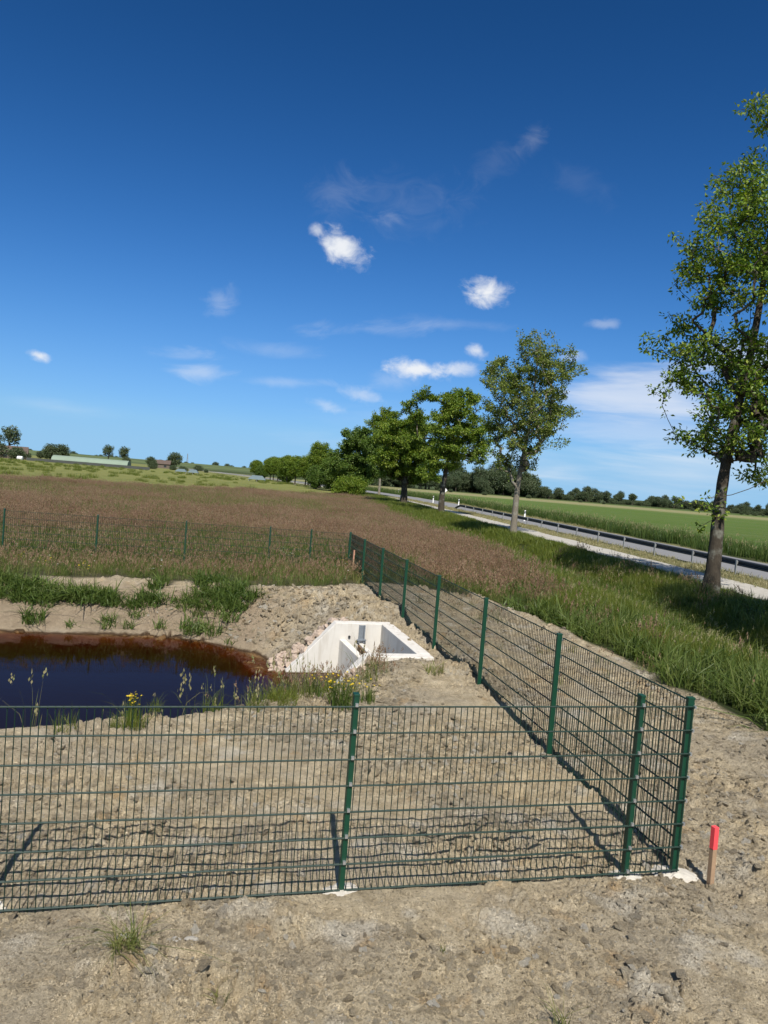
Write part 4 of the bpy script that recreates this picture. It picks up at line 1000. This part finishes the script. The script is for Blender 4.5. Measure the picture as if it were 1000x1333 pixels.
fsh = [make([(0, 0, -.2), (0, 0, 1.5), (.1, 0, 3.4), (.1, 0, 6)], .28, [(0, 0, 4.6, 3.2, 3.2, 2.8), (1.2, 0, 3.6, 2.2, 2.2, 2.0)], 130, 46, .5, 1.0, M['barkA'], M['leafF'], 80, fork=0, gap=.34, mind=.9, twig_leaves=False),
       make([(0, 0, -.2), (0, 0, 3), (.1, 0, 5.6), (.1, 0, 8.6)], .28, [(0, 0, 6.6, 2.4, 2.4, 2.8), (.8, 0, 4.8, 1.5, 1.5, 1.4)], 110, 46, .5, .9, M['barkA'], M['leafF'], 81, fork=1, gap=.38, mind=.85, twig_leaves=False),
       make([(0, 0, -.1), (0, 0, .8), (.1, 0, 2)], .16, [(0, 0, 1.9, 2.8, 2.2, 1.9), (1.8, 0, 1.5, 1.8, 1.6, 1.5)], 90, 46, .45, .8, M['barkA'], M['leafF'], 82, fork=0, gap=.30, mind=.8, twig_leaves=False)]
gF = 'far trees on the left skyline'
for x, y, k, s_, lab in [(-128.5, 252, 1, 1.15, 'tall airy tree above the farmhouse roof at the far left'), (-133, 250, 1, .95, 'tree cut by the left edge of the photo beside the farmhouse'), (-127.5, 243, 2, 1.25, 'dark bush at the left end of the farmhouse'),
                         (-113.5, 250, 0, .78, 'round dark tree right of the farmhouse, left one of two joined'), (-110, 250, 0, .80, 'round dark tree right of the farmhouse, right one of two joined'), (-119.5, 262, 0, .62, 'small round tree behind the farmhouse roof'),
                         (-113, 300, 1, .84, 'two-headed slender tree on the skyline above the polytunnel'), (-106.5, 300, 1, .82, 'dense upright tree just right of the two-headed one above the polytunnel'),
                         (-99.5, 312, 0, .62, 'small round tree left of the cottage'), (-97, 338, 0, 1.0, 'big round tree right behind the cottage'), (-88, 345, 2, .7, 'low bush right of the cottage on the skyline'),
                         (-118, 236, 2, 1.0, 'brownish bush in front of the farmhouse gable')]:
    tree(lab, x, y, 0, fsh[k], gF, 'bush' if k == 2 else 'broadleaf_tree', 'bush' if k == 2 else 'tree', rz=x, sc=s_)
# far woods that read as one mass
fx = []; g = np.random.default_rng(9)
def add(x0, x1, y0, y1, n, s0, s1, p):
    for i in range(n):
        f = g.uniform(); fx.append((x0 + (x1 - x0) * f, y0 + (y1 - y0) * f + g.uniform(-12, 12), g.uniform(s0, s1), g.choice(3, p=p)))
add(35, 72, 375, 372, 55, .9, 1.75, [.7, .2, .1]); add(66, 255, 372, 480, 150, .28, .88, [.3, .25, .45]); add(250, 420, 480, 470, 90, .6, 1.0, [.6, .2, .2])
add(-10, 40, 330, 380, 50, .7, 1.2, [.6, .1, .3]); add(-270, -40, 560, 590, 60, .4, .8, [.6, 0, .4]); add(-68, -40, 470, 480, 18, .7, 1.1, [.7, 0, .3])
add(-190, -60, 262, 290, 26, .35, .6, [.2, 0, .8]); add(66, 260, 380, 486, 150, .35, .75, [.1, .1, .8]); add(20, 330, 300, 430, 30, .3, .5, [0, 0, 1.])
fx = np.array(fx)
wood = [bpy.data.meshes.new('w')][0:0]
def joined(k):     # crown and trunk of one far tree as one source mesh
    a, c = fsh[k]; va = np.array([v.co[:] for v in a.vertices]); fa = [tuple(p.vertices) for p in a.polygons]; vc = np.array([v.co[:] for v in c.vertices])
    me = bpy.data.meshes.new('far_tree'); me.from_pydata([tuple(v) for v in vc] + [tuple(v) for v in va], [], [tuple(p.vertices) for p in c.polygons] + [tuple(i + len(vc) for i in f) for f in fa])
    me.materials.append(M['leafF']); me.materials.append(M['barkA']); me.polygons.foreach_set('material_index', [0] * len(c.polygons) + [1] * len(fa)); return me
n = len(fx)
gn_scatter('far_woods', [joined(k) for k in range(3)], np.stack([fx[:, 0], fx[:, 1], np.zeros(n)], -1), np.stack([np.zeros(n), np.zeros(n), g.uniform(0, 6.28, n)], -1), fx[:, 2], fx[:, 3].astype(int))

# ------------------------------------------------------------------ camera, sun, sky
cam = bpy.data.cameras.new('camera'); co = bpy.data.objects.new('camera', cam); COL.objects.link(co); scene.camera = co
from mathutils import Matrix
p_, r_ = -.0439, .0811
fw = Vector((0, math.cos(p_), math.sin(p_))); u0 = Vector((0, -math.sin(p_), math.cos(p_))); r0 = Vector((1, 0, 0))
rt = r0 * math.cos(r_) + u0 * math.sin(r_); up = -r0 * math.sin(r_) + u0 * math.cos(r_)
mw = Matrix((rt, up, -fw)).transposed().to_4x4(); mw.translation = (0, 0, 3.11); co.matrix_world = mw
cam.sensor_fit = 'HORIZONTAL'; cam.sensor_width = 36; cam.lens = 36 * .9645; cam.clip_end = 20000; cam.clip_start = .05

SUN_EL = R(51); SUN_AZ = R(173)       # azimuth clockwise from +Y
sd_ = Vector((math.sin(SUN_AZ) * math.cos(SUN_EL), math.cos(SUN_AZ) * math.cos(SUN_EL), math.sin(SUN_EL)))
sl = bpy.data.lights.new('sun', 'SUN'); sl.energy = 5.0; sl.angle = R(.53); sl.color = (1, .955, .88)
so = bpy.data.objects.new('sun', sl); COL.objects.link(so); so.rotation_euler = (-sd_).to_track_quat('-Z', 'Y').to_euler()

w = bpy.data.worlds.new('World'); scene.world = w; w.use_nodes = True; nt = w.node_tree; nt.nodes.clear()
N = lambda ty, **k: (lambda nd: ([setattr(nd, a, v) for a, v in k.items()], nd)[1])(nt.nodes.new('ShaderNode' + ty))
Lk = nt.links.new
def setin(nd, i, v):
    if isinstance(v, bpy.types.NodeSocket): Lk(v, nd.inputs[i])
    else: nd.inputs[i].default_value = v
def mth(op, a, b=0., clamp=False): nd = N('Math', operation=op, use_clamp=clamp); setin(nd, 0, a); setin(nd, 1, b); return nd.outputs[0]
def vm(op, a, b): nd = N('VectorMath', operation=op); setin(nd, 0, a); setin(nd, 1, b); return nd
sky = N('TexSky', sky_type='NISHITA', sun_disc=False, sun_elevation=SUN_EL, sun_rotation=SUN_AZ, altitude=0, air_density=1.0, dust_density=.0, ozone_density=3.5)
tc = N('TexCoord').outputs['Generated']; sx = N('SeparateXYZ'); Lk(tc, sx.inputs[0])
cz = N('CombineXYZ'); Lk(sx.outputs[0], cz.inputs[0]); Lk(sx.outputs[1], cz.inputs[1]); Lk(mth('MAXIMUM', sx.outputs[2], .055), cz.inputs[2]); Lk(cz.outputs[0], sky.inputs[0])
az = mth('MULTIPLY', mth('ARCTAN2', sx.outputs[0], sx.outputs[1]), 57.29578); el = mth('MULTIPLY', mth('ARCSINE', sx.outputs[2]), 57.29578)
cb = N('CombineXYZ'); Lk(az, cb.inputs[0]); Lk(el, cb.inputs[1]); PA = cb.outputs[0]
def noise(scale, detail, sc=(1, 1, 1), off=(0, 0, 0), rough=.6, dist=0.):
    mp = N('Mapping'); Lk(PA, mp.inputs[0]); mp.inputs['Scale'].default_value = sc; mp.inputs['Location'].default_value = off
    nz = N('TexNoise'); Lk(mp.outputs[0], nz.inputs['Vector']); nz.inputs['Scale'].default_value = scale; nz.inputs['Detail'].default_value = detail; nz.inputs['Roughness'].default_value = rough; nz.inputs['Distortion'].default_value = dist
    return nz.outputs[0]
nf = noise(.62, 9, (1, 1.3, 1), (0, 0, 0), .62, .35); nw = noise(.16, 6, (1, 2.6, 1), (3, 8, 0), .62, 1.4); nb = noise(.07, 6, (.8, 6, 1), (7, 3, 0), .55, .5); nv = noise(.35, 6, (1, 1.6, 1), (13, 2, 0), .62, 1.0)
def blob(a, e, wa, we, rough, nz, rot=0.):
    d = vm('SUBTRACT', PA, (a, e, 0)).outputs[0]
    if rot:
        vr = N('VectorRotate', rotation_type='Z_AXIS'); Lk(d, vr.inputs[0]); vr.inputs['Angle'].default_value = R(rot); d = vr.outputs[0]
    d = vm('MULTIPLY', d, (1 / wa, 1 / we, 0)).outputs[0]; ln = vm('LENGTH', d, (0, 0, 0)).outputs['Value']
    v = mth('SUBTRACT', 1.0, ln); return mth('ADD', v, mth('MULTIPLY', mth('SUBTRACT', nz, .5), rough))
def ss(v, a, b, c=0., d=1.):
    nd = N('MapRange', interpolation_type='SMOOTHSTEP'); setin(nd, 0, v); setin(nd, 1, a); setin(nd, 2, b); setin(nd, 3, c); setin(nd, 4, d); return nd.outputs[0]
acc = None
def lay(v):
    global acc
    acc = v if acc is None else mth('SUBTRACT', mth('ADD', acc, v), mth('MULTIPLY', acc, v))
for a, e, wa, we, st, rot in [(-4.75, 16.75, 2.3, 1.45, .95, 25), (-6.85, 17.75, 1.0, .6, .6, 0), (6.5, 14.45, 2.1, 1.15, .98, 0), (1.75, 8.55, 2.9, .95, .95, 0), (4.85, 8.75, 1.7, .75, .6, 0), (6.1, 10.25, 1.1, .6, .75, 20), (-25.5, 6.55, .85, .42, .85, 10),
                              (-2.5, 6.3, 2.2, .75, .38, 12), (-5.0, 5.2, 1.8, .6, .3, 10), (15.2, 12.55, 1.6, .5, .25, 0), (13.2, 10.2, 1.3, .6, .3, 0)]:
    lay(mth('MULTIPLY', ss(blob(a, e, wa * 1.05, we * 1.05, 1.7, nf, rot), .02, .95), st))
for a, e, wa, we, st, rot, nz in [(8.9, 24.6, 1.8, 1.3, .10, -30, nv), (6.2, 23.2, 2.6, 1.6, .04, -25, nv), (12.5, 21.8, 3.4, 1.6, .03, 20, nv), (-5.6, 20.2, 3.0, 2.4, .075, 50, nv), (-1.2, 19.2, 1.8, .7, .14, 0, nv), (0, 20, 6, 3, .05, 0, nv),
                                  (-13.6, 12.1, 1.6, 1.6, 0.186, -40, nv), (-16, 8.0, 4.2, .8, 0.223, -4, nw), (-14.5, 6.8, 3.4, .9, 0.341, 0, nw), (-8.5, 6.7, 6.0, .5, 0.186, -4, nw), (-2.5, 11.2, 7, .9, 0.211, -6, nw), (4, 12, 7, .7, 0.124, 0, nw),
                                  (0, 7.6, 3.0, .9, 0.186, 0, nw), (-24, 3.2, 7, .9, 0.161, 0, nb), (-9, 9.0, 7, .8, 0.124, 0, nw)]:
    lay(mth('MULTIPLY', ss(blob(a, e, wa, we, 2.2, nz, rot), .1, 1.25), st))
for a, e, wa, we, st, rot in [(18.5, 7.9, 8.0, 2.6, .58, 0), (20, 5.0, 12, 2.6, .34, 0), (8, 2.6, 18, 2.2, .34, 0), (22, 2.2, 14, 2.6, .38, 0), (26, 10, 9, 2.4, .5, 0), (2, 4.6, 12, 1.5, .16, 0)]:
    lay(mth('MULTIPLY', ss(blob(a, e, wa, we, 2.4, nb, rot), .1, 1.1), st))
# deep polarised blue of a clear day: the sky's own colour, a little richer
sep = N('SeparateColor'); Lk(sky.outputs[0], sep.inputs[0]); hs = N('CombineColor')
for ch, (pw, ka, kb) in enumerate([(2.2, 13.6, 38.), (1.8, 8.62, 9.54), (2.0, 14.4, 8.7)]):     # response per channel: deeper towards the zenith, soft shoulder at the horizon
    xx = mth('POWER', mth('MULTIPLY', sep.outputs[ch], .0443), pw)
    Lk(mth('DIVIDE', mth('MULTIPLY', xx, ka / .1107), mth('ADD', mth('MULTIPLY', xx, kb), 1.)), hs.inputs[ch])
dt = vm('DOT_PRODUCT', tc, tuple(sd_)).outputs['Value']; sm_ = N('Mix', data_type='RGBA'); Lk(ss(dt, -.02, .45), sm_.inputs[0]); Lk(hs.outputs[0], sm_.inputs[6]); Lk(sky.outputs[0], sm_.inputs[7])
mx = N('Mix', data_type='RGBA', blend_type='MIX'); Lk(acc, mx.inputs[0]); hzm = N('Mix', data_type='RGBA'); Lk(ss(el, 5.0, .3, 0., .6), hzm.inputs[0]); Lk(sm_.outputs[2], hzm.inputs[6]); hzm.inputs[7].default_value = (3.15, 5.35, 7.5, 1); Lk(hzm.outputs[2], mx.inputs[6]); mx.inputs[7].default_value = (8.0, 8.2, 8.5, 1)
bg = N('Background'); Lk(mx.outputs[2], bg.inputs[0]); bg.inputs[1].default_value = .09
Lk(bg.outputs[0], N('OutputWorld').inputs[0])

scene.view_settings.view_transform = 'Standard'; scene.view_settings.look = 'None'; scene.view_settings.exposure = .3; scene.view_settings.gamma = 1
scene.render.engine = 'CYCLES'
scene.cycles.max_bounces = 8; scene.cycles.transparent_max_bounces = 8; scene.cycles.diffuse_bounces = 3; scene.cycles.caustics_reflective = False; scene.cycles.caustics_refractive = False
